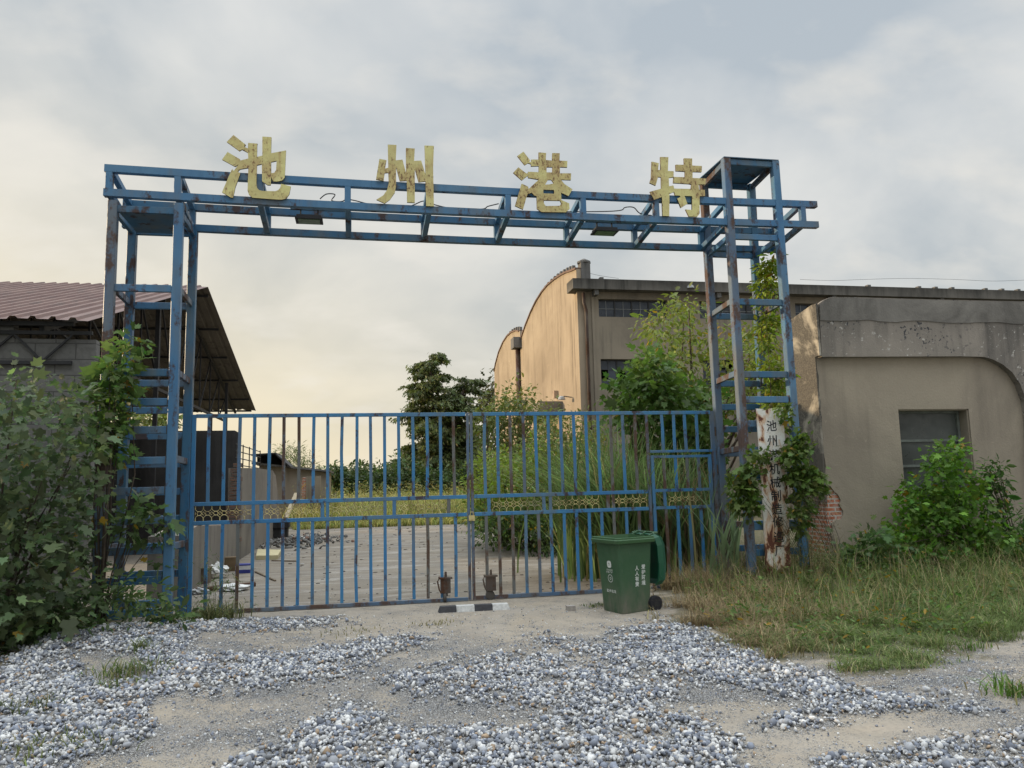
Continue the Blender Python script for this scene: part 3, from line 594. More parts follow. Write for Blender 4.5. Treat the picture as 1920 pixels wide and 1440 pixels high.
for a, b in ((366, 474), (494, 601), (621, 722), (744, 837)): ornament(ux(a, 950), ux(b, 950), gl)
grt = empty('gate_leaf', (1.5, D, -.12), 'right leaf of the blue barred gate, with a small wicket door', 'gate leaf', 'leaves of the blue barred gate')
xc, xd = -.455, 3.44; xw = ux(1219, 860)
for x in (xc, xw - .03): vbar(x, ZB - .02, ZT + .02 if x == xc else ZT - .025, grt, 'stile', .040, .04, BLUER)
vbar(xd, ZB - .02, ZT + .02, grt, 'stile', .06, .04, BLUER)
hbar(xc + .027, xd - .03, ZT, grt); hbar(xc + .027, xw - .06, ZB, grt, mat=BLUER)
for z in (ZM1, ZM2): hbar(xc + .027, xw - .06, z, grt)
ZW = 1.995
hbar(xw, xd - .03, ZW, grt, h=.04)
N2 = 14
for i in range(1, N2):
    x = xc + (xw - .03 - xc) * i / N2
    if i in (6, 11): vbar(x, ZB + .025, ZT - .025, grt, w=.044)
    else: vbar(x, ZM1 + .025, ZT - .025, grt); vbar(x, ZB + .025, ZM2 - .025, grt)
for px in (917, 1020, 1140): vbar(ux(px, 940), ZM2 + .025, ZM1 - .025, grt, 'divider', .05)
for a, b in ((923, 1015), (1035, 1123), (1147, 1213)): ornament(ux(a, 940), ux(b, 940), grt)
wk = MB().bar((xw + .032, D, ZB), (xw + .032, D, ZW - .06), .05, .04, (0, 1, 0), .003)
wk.bar((xd - .075, D, ZB), (xd - .075, D, ZW - .06), .05, .04, (0, 1, 0), .003); wk.bar((xw + .06, D, ZW - .082), (xd - .102, D, ZW - .082), .035, .04)
for z in (ZM1 + .012, ZM2 + .005, ZB): wk.bar((xw + .058, D, z), (xd - .101, D, z), .035, .046)
wd = wk.build('wicket_door', BLUEG, grt)
for i in range(1, 5):
    x = xw + .032 + (xd - .107 - xw) * i / 5
    vbar(x, ZW + .022, ZT - .025, grt); vbar(x, ZM1 + .036, ZW - .103, wd); vbar(x, ZB + .024, ZM2 - .02, wd)
vbar(ux(1247, 935), ZM2 + .03, ZM1 - .012, wd, 'divider', .045); ornament(ux(1254, 935), ux(1316, 935), wd)
for z in (2.3, 1.7, .5): MB().tube([(xd + .045, D - .01, z - .07), (xd + .045, D - .01, z + .07)], .018, 8).build('hinge', RUST, grt)
for z in (2.3, 1.2, .3): MB().tube([(xa - .04, D - .01, z - .07), (xa - .04, D - .01, z + .07)], .018, 8).build('hinge', RUST, gl)
def caster(x, parent, turned):
    m = MB(); m.box(x - .075, x + .065, D - .055, D + .055, .0, .20); m.box(x - .10, x + .09, D - .07, D + .07, .20, .225); m.tube([(x, D, .22), (x, D, .30)], [.022, .016], 8); m.tube([(x - .10, D - .05, .215), (x - .125, D - .05, .17), (x - .10, D - .05, .05), (x - .07, D - .05, .0)], .012, 6); m.tube([(x, D, -.05), (x, D, .02)], .03, 8)
    b = m.build('caster_bracket', RUST, parent)
    a = A(0, .022, 0) if not turned else A(.022, 0, 0); c = A(x - .02, D - .02, -.085 + .02)
    MB().tube([c - a, c - a * .8, c + a * .8, c + a], [.055, .068, .068, .055], 18).build('caster_wheel', plain('worn_rubber', (.10, .09, .08), .9, .5), b, False)
caster(float(atv(836, 1105, D)[0]), gl, True); caster(float(atv(921, 1105, D)[0]), grt, False)
m = MB().box(-.52, -.43, D - .05, D - .022, 1.02, 1.10).tube([(-.50, D - .036, 1.10), (-.495, D - .036, 1.15), (-.455, D - .036, 1.15), (-.45, D - .036, 1.10)], .007, 6)
tag(m.build('padlock', YELG), 'small brass padlock chained where the two gate leaves meet', 'padlock')

# ------------------------------------------------------------------ lettering helper
def text_mesh(name, body, size, mat, parent, org, xd_, yd_, th=.004, bold=0.0, dark=None):
    cu = bpy.data.curves.new('tmp', 'FONT'); cu.body = body; cu.size = size; cu.align_x = 'CENTER'; cu.align_y = 'CENTER'; cu.extrude = 0; cu.offset = bold; cu.resolution_u = 3; cu.space_line = 1.0
    o = bpy.data.objects.new('tmp', cu); sc.collection.objects.link(o); dg = bpy.context.evaluated_depsgraph_get(); me = bpy.data.meshes.new_from_object(o.evaluated_get(dg)); bpy.data.objects.remove(o); me.materials.clear()
    n = len(me.vertices)
    if n == 0: return None
    co = np.empty(n * 3); me.vertices.foreach_get('co', co); co = co.reshape(-1, 3); xd_, yd_ = A(*xd_), A(*yd_); nn = np.cross(xd_, yd_); nn /= np.linalg.norm(nn)
    me.vertices.foreach_set('co', (A(*org) + co[:, 0:1] * xd_ + co[:, 1:2] * yd_ + nn * th).ravel()); me.update()
    me.name = name; return link(name, me, mat, parent)
BLACK = plain('black_lettering', (.022, .024, .03), .6, .4); WHT = plain('white_lettering', (.62, .66, .62), .6, .25, 40)

# vertical name board on the right tower
def mat_board():
    m, t, b = newmat('rusty_white_board'); g = NG(t)
    c = g.mix(g.ramp(g.noise(6, 5), .3, .7), (.74, .74, .71), (.62, .59, .52))
    low_ = g.ramp(g.axis(2), .2, 1.4, .13, 0)
    s_ = g.math('ADD', g.noise(5.5, 6, .62, (1, 1, .4), None, .5), low_)
    c = g.mix(g.ramp(s_, .51, .61, 0, .85), c, (.50, .24, .08)); c = g.mix(g.ramp(s_, .59, .62), c, (.11, .032, .018)); c = g.mix(g.ramp(g.noise(40, 4), .6, .7, 0, .6), c, (.25, .12, .06))
    g.put(b.inputs['Base Color'], c); b.inputs['Roughness'].default_value = .6; g.put(b.inputs['Normal'], g.bump(s_, .3, .004)); return m
bv = -.12
q = [atv(1418, 766, bv), atv(1468, 764, bv), atv(1484, 1085, bv), atv(1438, 1085, bv)]
nb = empty('name_board', (q[2] + q[3]) / 2, 'tall narrow white name board with black characters, streaked with rust, on the right tower', 'name board')
mid_l, mid_r = q[0] * .62 + q[3] * .38, q[1] * .62 + q[2] * .38
outl = [q[0], q[0] * .7 + q[1] * .3 + A(0,0,-.012), q[1], q[1] * .62 + q[2] * .38 + A(.012, 0, 0), q[2], q[3], mid_l + A(.008, 0, 0)]
MB().prism(outl, A(0, .02, 0)).build('board', mat_board(), nb)
chars = '池州港机械制造修造厂'; ys_ = [800, 828, 855, 881, 906, 931, 956, 980, 1008, 1034]
ax = (q[1] - q[0]); ax /= np.linalg.norm(ax); ay = ((q[0] + q[1]) - (q[2] + q[3])); ay /= np.linalg.norm(ay)
for i, (ch, y) in enumerate(zip(chars, ys_)):
    c = atv(1446.5 + (y - 797) * .066, y, bv); text_mesh('lettering', ch, .172, BLACK, nb, c, tuple(ax), tuple(ay), .003, .0022)

# ------------------------------------------------------------------ wheelie bin
def R2(a): a = math.radians(a); return np.array([[math.cos(a), -math.sin(a), 0], [math.sin(a), math.cos(a), 0], [0, 0, 1]])
BR = R2(198.1); BZ = -.135
bo = A(1.19, -.90, BZ) - BR @ A(.235, .215, 0)
def binmat():
    m, t, b = newmat('bin_green'); g = NG(t)
    c = g.mix(g.ramp(g.noise(3, 5), .35, .7), (.028, .082, .036), (.04, .095, .045))
    c = g.mix(g.math('MULTIPLY', g.ramp(g.axis(2), .35, -.12), g.ramp(g.noise(7, 5, .65, (1, 1, .3)), .35, .65)), c, (.15, .135, .11))
    c = g.mix(g.ramp(g.noise(28, 5, .7, (1, 1, .15)), .58, .75, 0, .35), c, (.12, .14, .11)); g.put(b.inputs['Base Color'], c); g.put(b.inputs['Roughness'], g.ramp(g.noise(9, 4), .3, .7, .42, .7)); return m
BIN = binmat(); BINL = plain('bin_lid_green', (.01, .085, .045), .35, .25, 3, spec=.5)
binr = empty('wheelie_bin', bo, 'green plastic wheelie bin with white slogan, its lid hanging open behind', 'wheelie bin')
B = lambda x, y, z: bo + BR @ A(x, y, z)
def rring(hx0, hx1, hy, z, r, n=5):
    pts = []
    for cx_, cy_, a0 in ((hx1 - r, hy - r, 0), (hx0 + r, hy - r, 90), (hx0 + r, -hy + r, 180), (hx1 - r, -hy + r, 270)):
        for k in range(n): a = math.radians(a0 + 90 * k / (n - 1)); pts.append(B(cx_ + r * math.cos(a), cy_ + r * math.sin(a), z))
    return pts
def loft(rings, close_bottom=True, m=None):
    m = m or MB(); V = [p for r_ in rings for p in r_]; n = len(rings[0])
    F = [(i * n + k, i * n + (k + 1) % n, (i + 1) * n + (k + 1) % n, (i + 1) * n + k) for i in range(len(rings) - 1) for k in range(n)]
    if close_bottom: F.append(tuple(range(n)))
    return m.add(V, F)
body = loft([rring(-.22, .235, .215, 0, .04), rring(-.225, .24, .22, .03, .045), rring(-.235, .265, .235, .45, .04), rring(-.25, .295, .255, .90, .035), rring(-.238, .283, .243, .90, .03), rring(-.215, .225, .205, .10, .03), rring(-.21, .22, .20, .06, .03)], False)
body.add([p for p in rring(-.21, .22, .20, .06, .03)], [tuple(range(20))])
bb = body.build('body', BIN, binr, True); 
for p_ in bb.data.polygons: p_.use_smooth = False
loft([rring(-.25, .30, .26, .885, .04), rring(-.29, .345, .30, .895, .05), rring(-.295, .355, .305, .935, .05), rring(-.285, .345, .295, .945, .05), rring(-.285, .345, .295, .965, .05), rring(-.255, .315, .27, .968, .05), rring(-.245, .295, .255, .90, .035), rring(-.25, .30, .26, .885, .04)], False).build('rim', plain('bin_rim_green', (.045, .11, .045), .45, .2, 4), binr)
m = MB(); m.tube([B(-.30, -.22, .985), B(-.38, -.22, 1.0), B(-.38, .22, 1.0), B(-.30, .22, .985)], .013, 8)
for yy_ in (-.18, 0, .18): m.bar(B(-.27, yy_, .955), B(-.38, yy_, .998), .02, .035)
m.build('handle', BIN, binr)
lid = MB()
def lidring(t, off, w): 
    # hangs from the hinge down the back
    return [B(-.33 - off, -w, t), B(-.33 - off - .02, -w, t), B(-.33 - off - .02, w, t), B(-.33 - off, w, t)]
prof = [(.985, .02, .24), (.95, .07, .27), (.85, .105, .285), (.60, .12, .285), (.40, .10, .28), (.34, .06, .25)]
V = []; F = []
for t_, o_, w_ in prof: V += [B(-.33 - o_, -w_, t_), B(-.33 - o_, w_, t_), B(-.30 - o_, w_ - .02, t_ - .01), B(-.30 - o_, -w_ + .02, t_ - .01)]
n_ = len(prof); F = [(i*4+k, i*4+(k+1)%4, (i+1)*4+(k+1)%4, (i+1)*4+k) for i in range(n_-1) for k in range(4)] + [(0,3,2,1), tuple(range(4*n_-4, 4*n_))]
lid.add(V, F)
for s_ in (-1, 1):   # raised side walls of the lid
    V = []; 
    for t_, o_, w_ in prof: V += [B(-.30 - o_, s_ * (w_ - .004), t_), B(-.235 - o_ * .8, s_ * (w_ - .004), t_ - .02), B(-.235 - o_ * .8, s_ * (w_ - .018), t_ - .02), B(-.30 - o_, s_ * (w_ - .018), t_)]
    lid.add(V, [(i*4+k, i*4+(k+1)%4, (i+1)*4+(k+1)%4, (i+1)*4+k) for i in range(n_-1) for k in range(4)] + [(0,3,2,1), tuple(range(4*n_-4, 4*n_))])
lido = lid.build('lid', BINL, binr)
MB().tube([B(-.38, .26, .62), B(-.34, .285, .62), B(-.34, .285, .44), B(-.38, .26, .44)], .010, 6).build('lid_grip', BINL, lido)
for s_ in (-1, 1): 
    c = B(-.27, s_ * .245, .10); a = BR @ A(0, .028, 0); wo = MB().tube([c - a, c - a * .85, c + a * .85, c + a], [.085, .10, .10, .085], 22).build('wheel', plain('black_rubber', (.015, .015, .02), .7, .3), binr)
    MB().tube([c - a * 1.05, c + a * 1.05], .035, 12).build('hub', DARK, wo)
MB().tube([B(-.27, -.24, .10), B(-.27, .24, .10)], .012, 8).build('axle', DARK, binr)
def side(x, z): f_ = z / .90; return B(x, .216 + .040 * f_, z)     # side face towards the camera
def front(y, z): f_ = z / .90; return B(.236 + .060 * f_, y, z)
sx_ = BR @ A(-1, 0, 0); sy_ = BR @ A(0, .045, 1); sy_ /= np.linalg.norm(sy_)
for col_, x_, z_ in (('爱护环境', -.10, .575), ('人人有责', .005, .565)):
    for k, ch in enumerate(col_): text_mesh('slogan', ch, .064, WHT, binr, side(x_, z_ - .068 * k), tuple(sx_), tuple(sy_), .004, .0016)
fx_ = BR @ A(0, 1, 0); fy_ = BR @ A(.066, 0, 1); fy_ /= np.linalg.norm(fy_)
def fr(y, z, o=.004): return front(y, z) + BR @ A(o, 0, 0)
def disc(cx_, cz, r0, r1, sq=False, n=20):
    V = []; 
    for k in range(n):
        a = 2 * math.pi * k / n; e_ = 1 / max(abs(math.cos(a)), abs(math.sin(a))) ** .55 if sq else 1
        V += [fr(cx_ + r0 * math.cos(a), cz + r0 * math.sin(a), .0035), fr(cx_ + r1 * e_ * math.cos(a), cz + r1 * e_ * math.sin(a), .0035)]
    return V, [(2*k, 2*k+1, (2*k+3) % (2*n), (2*k+2) % (2*n)) for k in range(n)]
em = MB(); em.add(*disc(.02, .62, .019, .045, True)); em.add([fr(.0, .615, .0045), fr(.035, .60, .0045), fr(.03, .64, .0045)], [(0, 1, 2)])
em.add(*disc(.02, .44, .043, .051)); em.add(*disc(.024, .44, .010, .018)); em.build('emblem', WHT, binr)
gb = MB(); V_ = lambda y0, y1, z0, z1: [fr(y0, z0, .0035), fr(y1, z0, .0035), fr(y1, z1, .0035), fr(y0, z1, .0035)]
for y0 in np.arange(-.045, .08, .022): gb.add(V_(y0, y0 + .016, .535, .56), [(0, 1, 2, 3)])
gb.build('emblem', plain('grey_lettering', (.30, .36, .30), .6, .2), binr)
for k, ch in enumerate('城市管理'): text_mesh('slogan', ch, .026, WHT, binr, fr(-.04 + .036 * k, .515, 0), tuple(fx_), tuple(fy_), .004, .001)
for k, ch in enumerate('其他垃圾'): text_mesh('slogan', ch, .044, WHT, binr, fr(-.06 + .052 * k, .275, 0), tuple(fx_), tuple(fy_), .004, .001)

# ------------------------------------------------------------------ small things on the ground by the gate
a, b_ = atz(822, 1150), atz(958, 1143)
kb = empty('kerb_stop', (a + b_) / 2, 'low black and white striped kerb stop lying before the gate casters', 'kerb stop')
dk = b_ - a; Lk = np.linalg.norm(dk); dk /= Lk; nk = A(-dk[1], dk[0], 0)
for k in range(4):
    p, q_ = a + dk * Lk * k / 4, a + dk * Lk * (k + 1) / 4 - dk * .003; z0 = hz(p[0:1], p[1:2])[0] - .01; z1 = z0 + .085
    ie = .03 if k == 0 else 0; je = .03 if k == 3 else 0
    V = [p, q_, q_ + nk * .17, p + nk * .17]; V = [A(v[0], v[1], z0) for v in V] + [A(*(p + nk * .03 + dk * ie)[:2], z1), A(*(q_ + nk * .03 - dk * je)[:2], z1), A(*(q_ + nk * .14 - dk * je)[:2], z1), A(*(p + nk * .14 + dk * ie)[:2], z1)]
    MB().add(V, [(0,3,2,1),(4,5,6,7),(0,1,5,4),(1,2,6,5),(2,3,7,6),(3,0,4,7)]).build('segment', plain('kerb_white', (.55, .55, .53), .7, .4, 25) if k % 2 else plain('kerb_black', (.045, .045, .05), .8, .4, 25), kb)
c = atz(1070, 1144); m = MB().box(c[0] - .055, c[0] + .055, c[1] - .05, c[1] + .05, c[2], c[2] + .06); tag(m.build('paving_block', plain('pale_block', (.36, .33, .30), .9, .3, 30, bump=.3)), 'small pale paving block lying alone between kerb stop and bin', 'block')

# ------------------------------------------------------------------ gatehouse on the right
VG = 1.5
gh = empty('gatehouse', (8.5, VG, 0), 'rendered single storey gatehouse with a rounded parapet band and deep window beside the right tower', 'building')
G = lambda x, y, v=VG: atv(x, y, v)
c0 = G(1540, 800)[0]; xr = 17.0; zt = 4.68; zb_ = G(1700, 668, VG - .13)[2]
wx0, wx1, wz1, wz0 = G(1684, 768)[0], G(1816, 766)[0], G(1750, 767)[2], .86
# brick core
m = MB(); rect = lambda x0, x1, z0, z1, y: [A(x0, y, z0), A(x1, y, z0), A(x1, y, z1), A(x0, y, z1)]
hole = rect(wx0, wx1, wz0, wz1, VG + .03)
m.prism(rect(c0 + .02, xr, -.4, zt - .5, VG + .03), A(0, .30, 0), [hole]); m.build('brick_core', BRICK, gh)
MB().box(c0 + .02, c0 + 1.9, VG + .335, VG + .98, -.4, zt - .6).box(c0 + 1.9, xr, VG + .34, VG + 4.0, -.4, zt - .12).build('brick_core', BRICK, gh)
# plaster coat with the broken patch at the corner
pt = [G(*p) for p in ((1541,905),(1556,912),(1563,920),(1570,926),(1576,938),(1574,946),(1580,958),(1582,967),(1578,972),(1566,974),(1560,980),(1562,990),(1558,1000),(1561,1014),(1559,1030))]
jit = [p + A(rnd.uniform(-.012, .012), 0, rnd.uniform(-.012, .012)) for p in pt]
outl = [A(c0, VG, zb_ + .03)] + [A(c0, VG, p) for p in (3.0, 2.2, 1.4)] + jit + [A(c0 + .12, VG, -.4), A(xr, VG, -.4), A(xr, VG, zb_ + .03)]
# narrow chipped edge continuing up the corner
outl[1:4] = [A(c0 + rnd.uniform(0, .03), VG, z) for z in np.arange(3.4, 1.2, -.12)]
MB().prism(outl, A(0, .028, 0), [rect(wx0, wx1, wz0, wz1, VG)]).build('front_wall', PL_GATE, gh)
# parapet band standing proud, with the rounded corner coming down on the right
vb = VG - .13; Gb = lambda x, y: atv(x, y, vb); ztop = zt + .03
x0b = Gb(1538, 600)[0]
band = [Gb(1541, 669), Gb(1536, 569), Gb(1546, 562), Gb(1557, 557), Gb(1600, 557), Gb(1700, 560), Gb(1820, 563), Gb(1920, 565)]
xq = Gb(1920, 565)[0]; band += [A(xr, vb, band[-1][2] + .02), A(xr, vb, -.4), A(Gb(1930, 900)[0] + .05, vb, -.4)]
band += [Gb(1932, 850) , Gb(1930, 790), Gb(1925, 752), Gb(1913, 720), Gb(1898, 698), Gb(1880, 683), Gb(1862, 674), Gb(1845, 669), Gb(1800, 668)]
MB().prism(band, A(0, .127, 0)).build('parapet_band', PL_BAND, gh)
cap = [Gb(1536, 571), Gb(1546, 563), Gb(1557, 558.5), Gb(1600, 558.5), Gb(1700, 561.5), Gb(1820, 564.5), Gb(1920, 566.5)]; cap.append(A(xr, vb, cap[-1][2] + .015))
low_ = [p * [1, 1, 0] + A(0, 0, zt - .43 + .012 * math.sin(p[0] * 5) + rnd.uniform(-.012, .012)) for p in [cap[0] + (cap[-1] - cap[0]) * k / 60 for k in range(61)]]
MB().prism([p + A(.002, -.013, -.004) for p in cap] + [p + A(0, -.013, 0) for p in low_[::-1]], A(0, .012, 0)).build('parapet_coping', plaster('weathered_coping', (.25, .235, .21), (.17, .16, .145), (.09, .085, .078), .8, .4, scale=1.5, sth=(.44, .6)), gh)
# left side face: parapet block and wall below
zs = atu(1480, 606, c0 - .02)[2]
sidep = [A(c0 - .02, VG - .13, band[1][2] - .004), A(c0 - .02, VG + .02, band[1][2] + .0), A(c0 - .02, VG + .6, zs + .07), A(c0 - .02, VG + 1.0, zs), A(c0 - .02, VG + 1.0, .9), A(c0 - .02, VG + .35, .9), A(c0 - .02, VG + .22, 1.1), A(c0 - .02, VG + .16, 1.5), A(c0 - .02, VG + .002, 1.85), A(c0 - .02, VG + .0, zb_ + .0), A(c0 - .02, VG - .13, zb_ + .0)]
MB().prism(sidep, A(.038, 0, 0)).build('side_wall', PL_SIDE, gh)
MB().box(c0 + 1.9, xr, VG + .02, VG + 4.0, zt - .098, zt - .04).build('roof', PL_BAND, gh)
# rough patch of bare mortar at the corner, darker
MB().box(c0 - .034, c0 + .003, VG - .012, VG + .15, 1.1, 1.93).build('mortar_patch', plaster('bare_mortar', (.15, .135, .115), (.12, .11, .095), (.06, .055, .05), .6, .4), gh)
# window: deep reveal, frame, panes
yW = VG + .24
wf_ = empty('window', ((wx0 + wx1) / 2, yW, wz0), None, None); wf_.parent = gh; wf_.location = tuple(A((wx0 + wx1) / 2, yW, wz0) - wloc(gh))
m = MB(); fw_ = .05
m.box(wx0 + .03, wx0 + .03 + fw_, yW - .03, yW + .03, wz0, wz1 - .02); m.box(wx1 - .08, wx1 - .03, yW - .03, yW + .03, wz0, wz1 - .02); m.box(wx0 + .08, wx1 - .08, yW - .03, yW + .03, wz1 - .06, wz1 - .02)
for z in (atv(1740, 826, yW)[2], atv(1740, 873, yW)[2], atv(1740, 915, yW)[2]): m.box(wx0 + .081, wx1 - .081, yW - .025, yW + .025, z - .022, z + .022)
m.build('frame', plain('faded_green_frame', (.17, .19, .17), .7, .4, 12), wf_)
MB().box(wx0 + .07, wx1 - .07, yW + .004, yW + .012, wz0, wz1 - .04).build('pane', PANE2, wf_)
m = MB()
for x in np.arange(wx0 + .2, wx1 - .1, .13): m.tube([(x, yW + .10, wz0), (x, yW + .10, wz1 - .04)], .008, 6)
m = MB(); m.box(wx0, wx0 + .02, VG + .029, yW + .06, wz0, wz1).box(wx1 - .02, wx1, VG + .029, yW + .06, wz0, wz1).box(wx0 + .02, wx1 - .02, VG + .029, yW + .06, wz1 - .02, wz1).box(wx0 + .02, wx1 - .02, VG - .03, yW + .06, wz0 - .04, wz0)
m.build('reveal', PL_GATE, wf_)

# ------------------------------------------------------------------ big warehouse
VW, UW = 20.0, 7.17
wh = empty('warehouse', (UW + 12, VW + 6, -.13), 'large rendered warehouse with sunlit arched end wall and strips of small-paned windows', 'building')
W_ = lambda x, y, v=VW: atv(x, y, v)
WU = lambda x, y: atu(x, y, UW)
wx2 = 34.0; ztw = W_(1098, 536)[2]
def win_px(x0, x1, y0, y1): a, b = W_(x0, y0), W_(x1, y1); return [a[0], b[0], b[2], a[2]]
w0 = win_px(1122, 1252, 560, 596); w1 = win_px(1126, 1259, 673, 729); stepx = W_(1311, 562)[0] - W_(1122, 560)[0]
hs = []
for k in range(6):
    for q_, broken in ((w0, 0), (w1, 1)): hs.append((q_[0] + stepx * k, q_[1] + stepx * k, q_[2], q_[3], broken))
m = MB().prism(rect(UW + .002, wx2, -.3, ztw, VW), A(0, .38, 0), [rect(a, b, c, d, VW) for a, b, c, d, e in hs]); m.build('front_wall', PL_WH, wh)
for k, (a, b, c, d, br) in enumerate(hs):
    if W_(1500, 570)[0] + 1.5 < a and br: continue
    wo = empty('window', ((a + b) / 2, VW + .25, c), None, None); wo.parent = wh; wo.location = tuple(wloc(wo) - wloc(wh))
    f_ = MB(); y = VW + .22; f_.box(a, b, y - .03, y + .03, c, c + .05).box(a, b, y - .03, y + .03, d - .05, d)
    for i in range(5): x = a + (b - a) * i / 4; x = min(max(x, a + .03), b - .03); f_.box(x - .028, x + .028, y - .031, y + .031, c + .05, d - .05)
    f_.build('frame', plain('dark_window_frame', (.05, .052, .055), .7, .3), wo)
    g_ = MB()
    for i in range(4): x = a + (b - a) * (i + .5) / 4; g_.box(x - .012, x + .012, y - .02, y + .02, c + .05, d - .05)
    if not br: z = (c + d) / 2; g_.box(a + .03, b - .03, y - .021, y + .021, z - .011, z + .011)
    else:
        for z in (c + (d - c) * .33, c + (d - c) * .67): g_.box(a + .03, b - .03, y - .021, y + .021, z - .012, z + .012)
    g_.build('glazing_bars', plain('pale_glazing_bar', (.28, .30, .31), .6, .3) if not br else plain('dark_bar', (.07, .075, .08), .7), wo)
    rows = 2 if not br else 3
    pm = MB(); pd = MB()
    for i in range(8):
        for j in range(rows):
            xa_, xb_ = a + (b - a) * i / 8 + .004, a + (b - a) * (i + 1) / 8 - .004; za, zb2 = c + (d - c) * j / rows + .004, c + (d - c) * (j + 1) / rows - .004
            if br and rnd.random() < .35: continue
            t_ = rnd.uniform(-.006, .006); pm.add([(xa_, y + .005 + t_, za), (xb_, y + .005 - t_, za), (xb_, y + .008 - t_, zb2), (xa_, y + .008 + t_, zb2)], [(0, 1, 2, 3)])
    pm.build('pane', PANE, wo)
# near-black backing whose colour stands in for the unlit interior behind broken panes
MB().box(UW + .5, wx2, VW + 6, VW + 6.2, -.3, 9.6).build('unlit_backing', UNLIT, wh)
# projecting eaves gutter
za, zb2 = W_(1098, 522, VW - .5)[2], W_(1098, 541, VW - .5)[2]
xg = atv(1074, 530, VW - .5)[0]
MB().box(xg, wx2, VW - .5, VW + .45, zb2, za).build('eaves_gutter', plaster('eaves_concrete', (.15, .14, .125), (.11, .105, .095), (.04, .04, .038), .8, .95, topz=(za + .1, .5, .6)), wh)
for k in range(5):
    x = W_(1113, 545)[0] + k * 5.5; MB().box(x - .09, x + .09, VW - .42, VW - .002, zb2 - .22, zb2 - .002).build('gutter_outlet', CONC, wh)
# string course line and shallow pilaster
MB().box(UW + .3, UW + .42, VW - .06, VW + .0, -.3, zb2 - .002).build('corner_strip', PL_WH, wh)
px_ = W_(1094.5, 640)[0]
MB().tube([(px_ + .02, VW - .14, zb2 - .1), (px_ + .02, VW - .14, zb2 - .5), (px_ + .12, VW - .10, zb2 - .8), (px_ + .12, VW - .10, -.2)], .07, 10).build('drainpipe', paint('pipe_brown', (.07, .05, .045), (.10, .07, .06), amount=.1), wh, True)
# end wall with two arched bays (seen obliquely, catches the sun)
def arc_top(pts): return [WU(*p) for p in pts]
b1 = arc_top([(1092,506),(1084,509),(1074,512),(1062,518),(1050,526),(1038,536),(1027,549),(1016,566),(1006,586),(996,610),(989,630),(985,642)])
b1s = [A(UW, VW + .0, -.3), A(UW, VW, b1[0][2])] + b1[1:]; yb = b1[-1][1]
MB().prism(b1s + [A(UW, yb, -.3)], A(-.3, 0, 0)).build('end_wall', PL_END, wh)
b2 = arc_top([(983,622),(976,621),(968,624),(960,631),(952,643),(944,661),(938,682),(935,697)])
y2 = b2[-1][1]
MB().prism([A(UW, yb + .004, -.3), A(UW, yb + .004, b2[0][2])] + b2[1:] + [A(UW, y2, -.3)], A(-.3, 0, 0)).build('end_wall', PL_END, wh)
COP = plaster('coping', (.20, .13, .10), (.15, .11, .09), (.06, .05, .045), .6, .3)
for bb_ in (b1s[1:], b2):
    m = MB()
    for p, q_ in zip(bb_[:-1], bb_[1:]): m.bar(p + A(-.15, 0, .03), q_ + A(-.15, 0, .03), .42, .08)
    m.build('coping', COP, wh)
# vaulted roofs behind the arches
for bb_ in (b1s[1:], [A(UW, yb, b2[0][2])] + b2):
    V = []
    for p in bb_: V += [A(UW + .02, p[1] + .5, p[2] - 1.1), A(wx2, p[1] + .5, p[2] - 1.1)]
    n_ = len(bb_); MB().add(V, [(2*i, 2*i+1, 2*i+3, 2*i+2) for i in range(n_-1)]).build('vault_roof', CONC, wh)
MB().box(UW + .4, wx2, y2, y2 + .3, -.3, b2[-1][2]).box(wx2, wx2 + .3, VW, y2, -.3, 9.5).build('rear_wall', PL_WH, wh)
# corner post, stub pegs along the arch and the gutter
cp = WU(1088, 512); MB().box(UW - .1, UW + .30, VW + .0 - .06, VW + .42, za + .0, cp[2] + .35).tube([(UW + .1, VW + .18, cp[2] + .35), (UW + .1, VW + .18, cp[2] + .42), (UW + .1, VW + .18, cp[2] + .55)], [.30, .30, .06], 8).build('corner_post', CONC, wh)
for bb_ in (b1s[2:9], b2[:5]):
    for p, q_ in zip(bb_[:-1], bb_[1:]):
        for t_ in (0.25, .75): c = p + (q_ - p) * t_; MB().box(UW - .22, UW - .08, c[1] - .10, c[1] + .10, c[2] + .07, c[2] + .26).build('coping_stub', CONC, wh)
for px in (1127, 1626, 1720, 1751, 1782, 1844, 1875, 1905): c = W_(px, 520, VW - .1); MB().box(c[0] - .08, c[0] + .08, VW - .2, VW, za + .001, za + .16).build('gutter_stub', CONC, wh)
# canopy on the end wall
cw = [atu(1024, 762, UW - .3), atu(1062, 746, UW - .3), atu(1062, 772, UW - .3)]
y_a, y_b = 22.9, 28.0; zc = atu(1045, 760, UW - .8)[2]
MB().box(UW - 1.35, UW - .302, y_a, y_b, zc - .18, zc + .28).build('canopy', CONC2, wh)
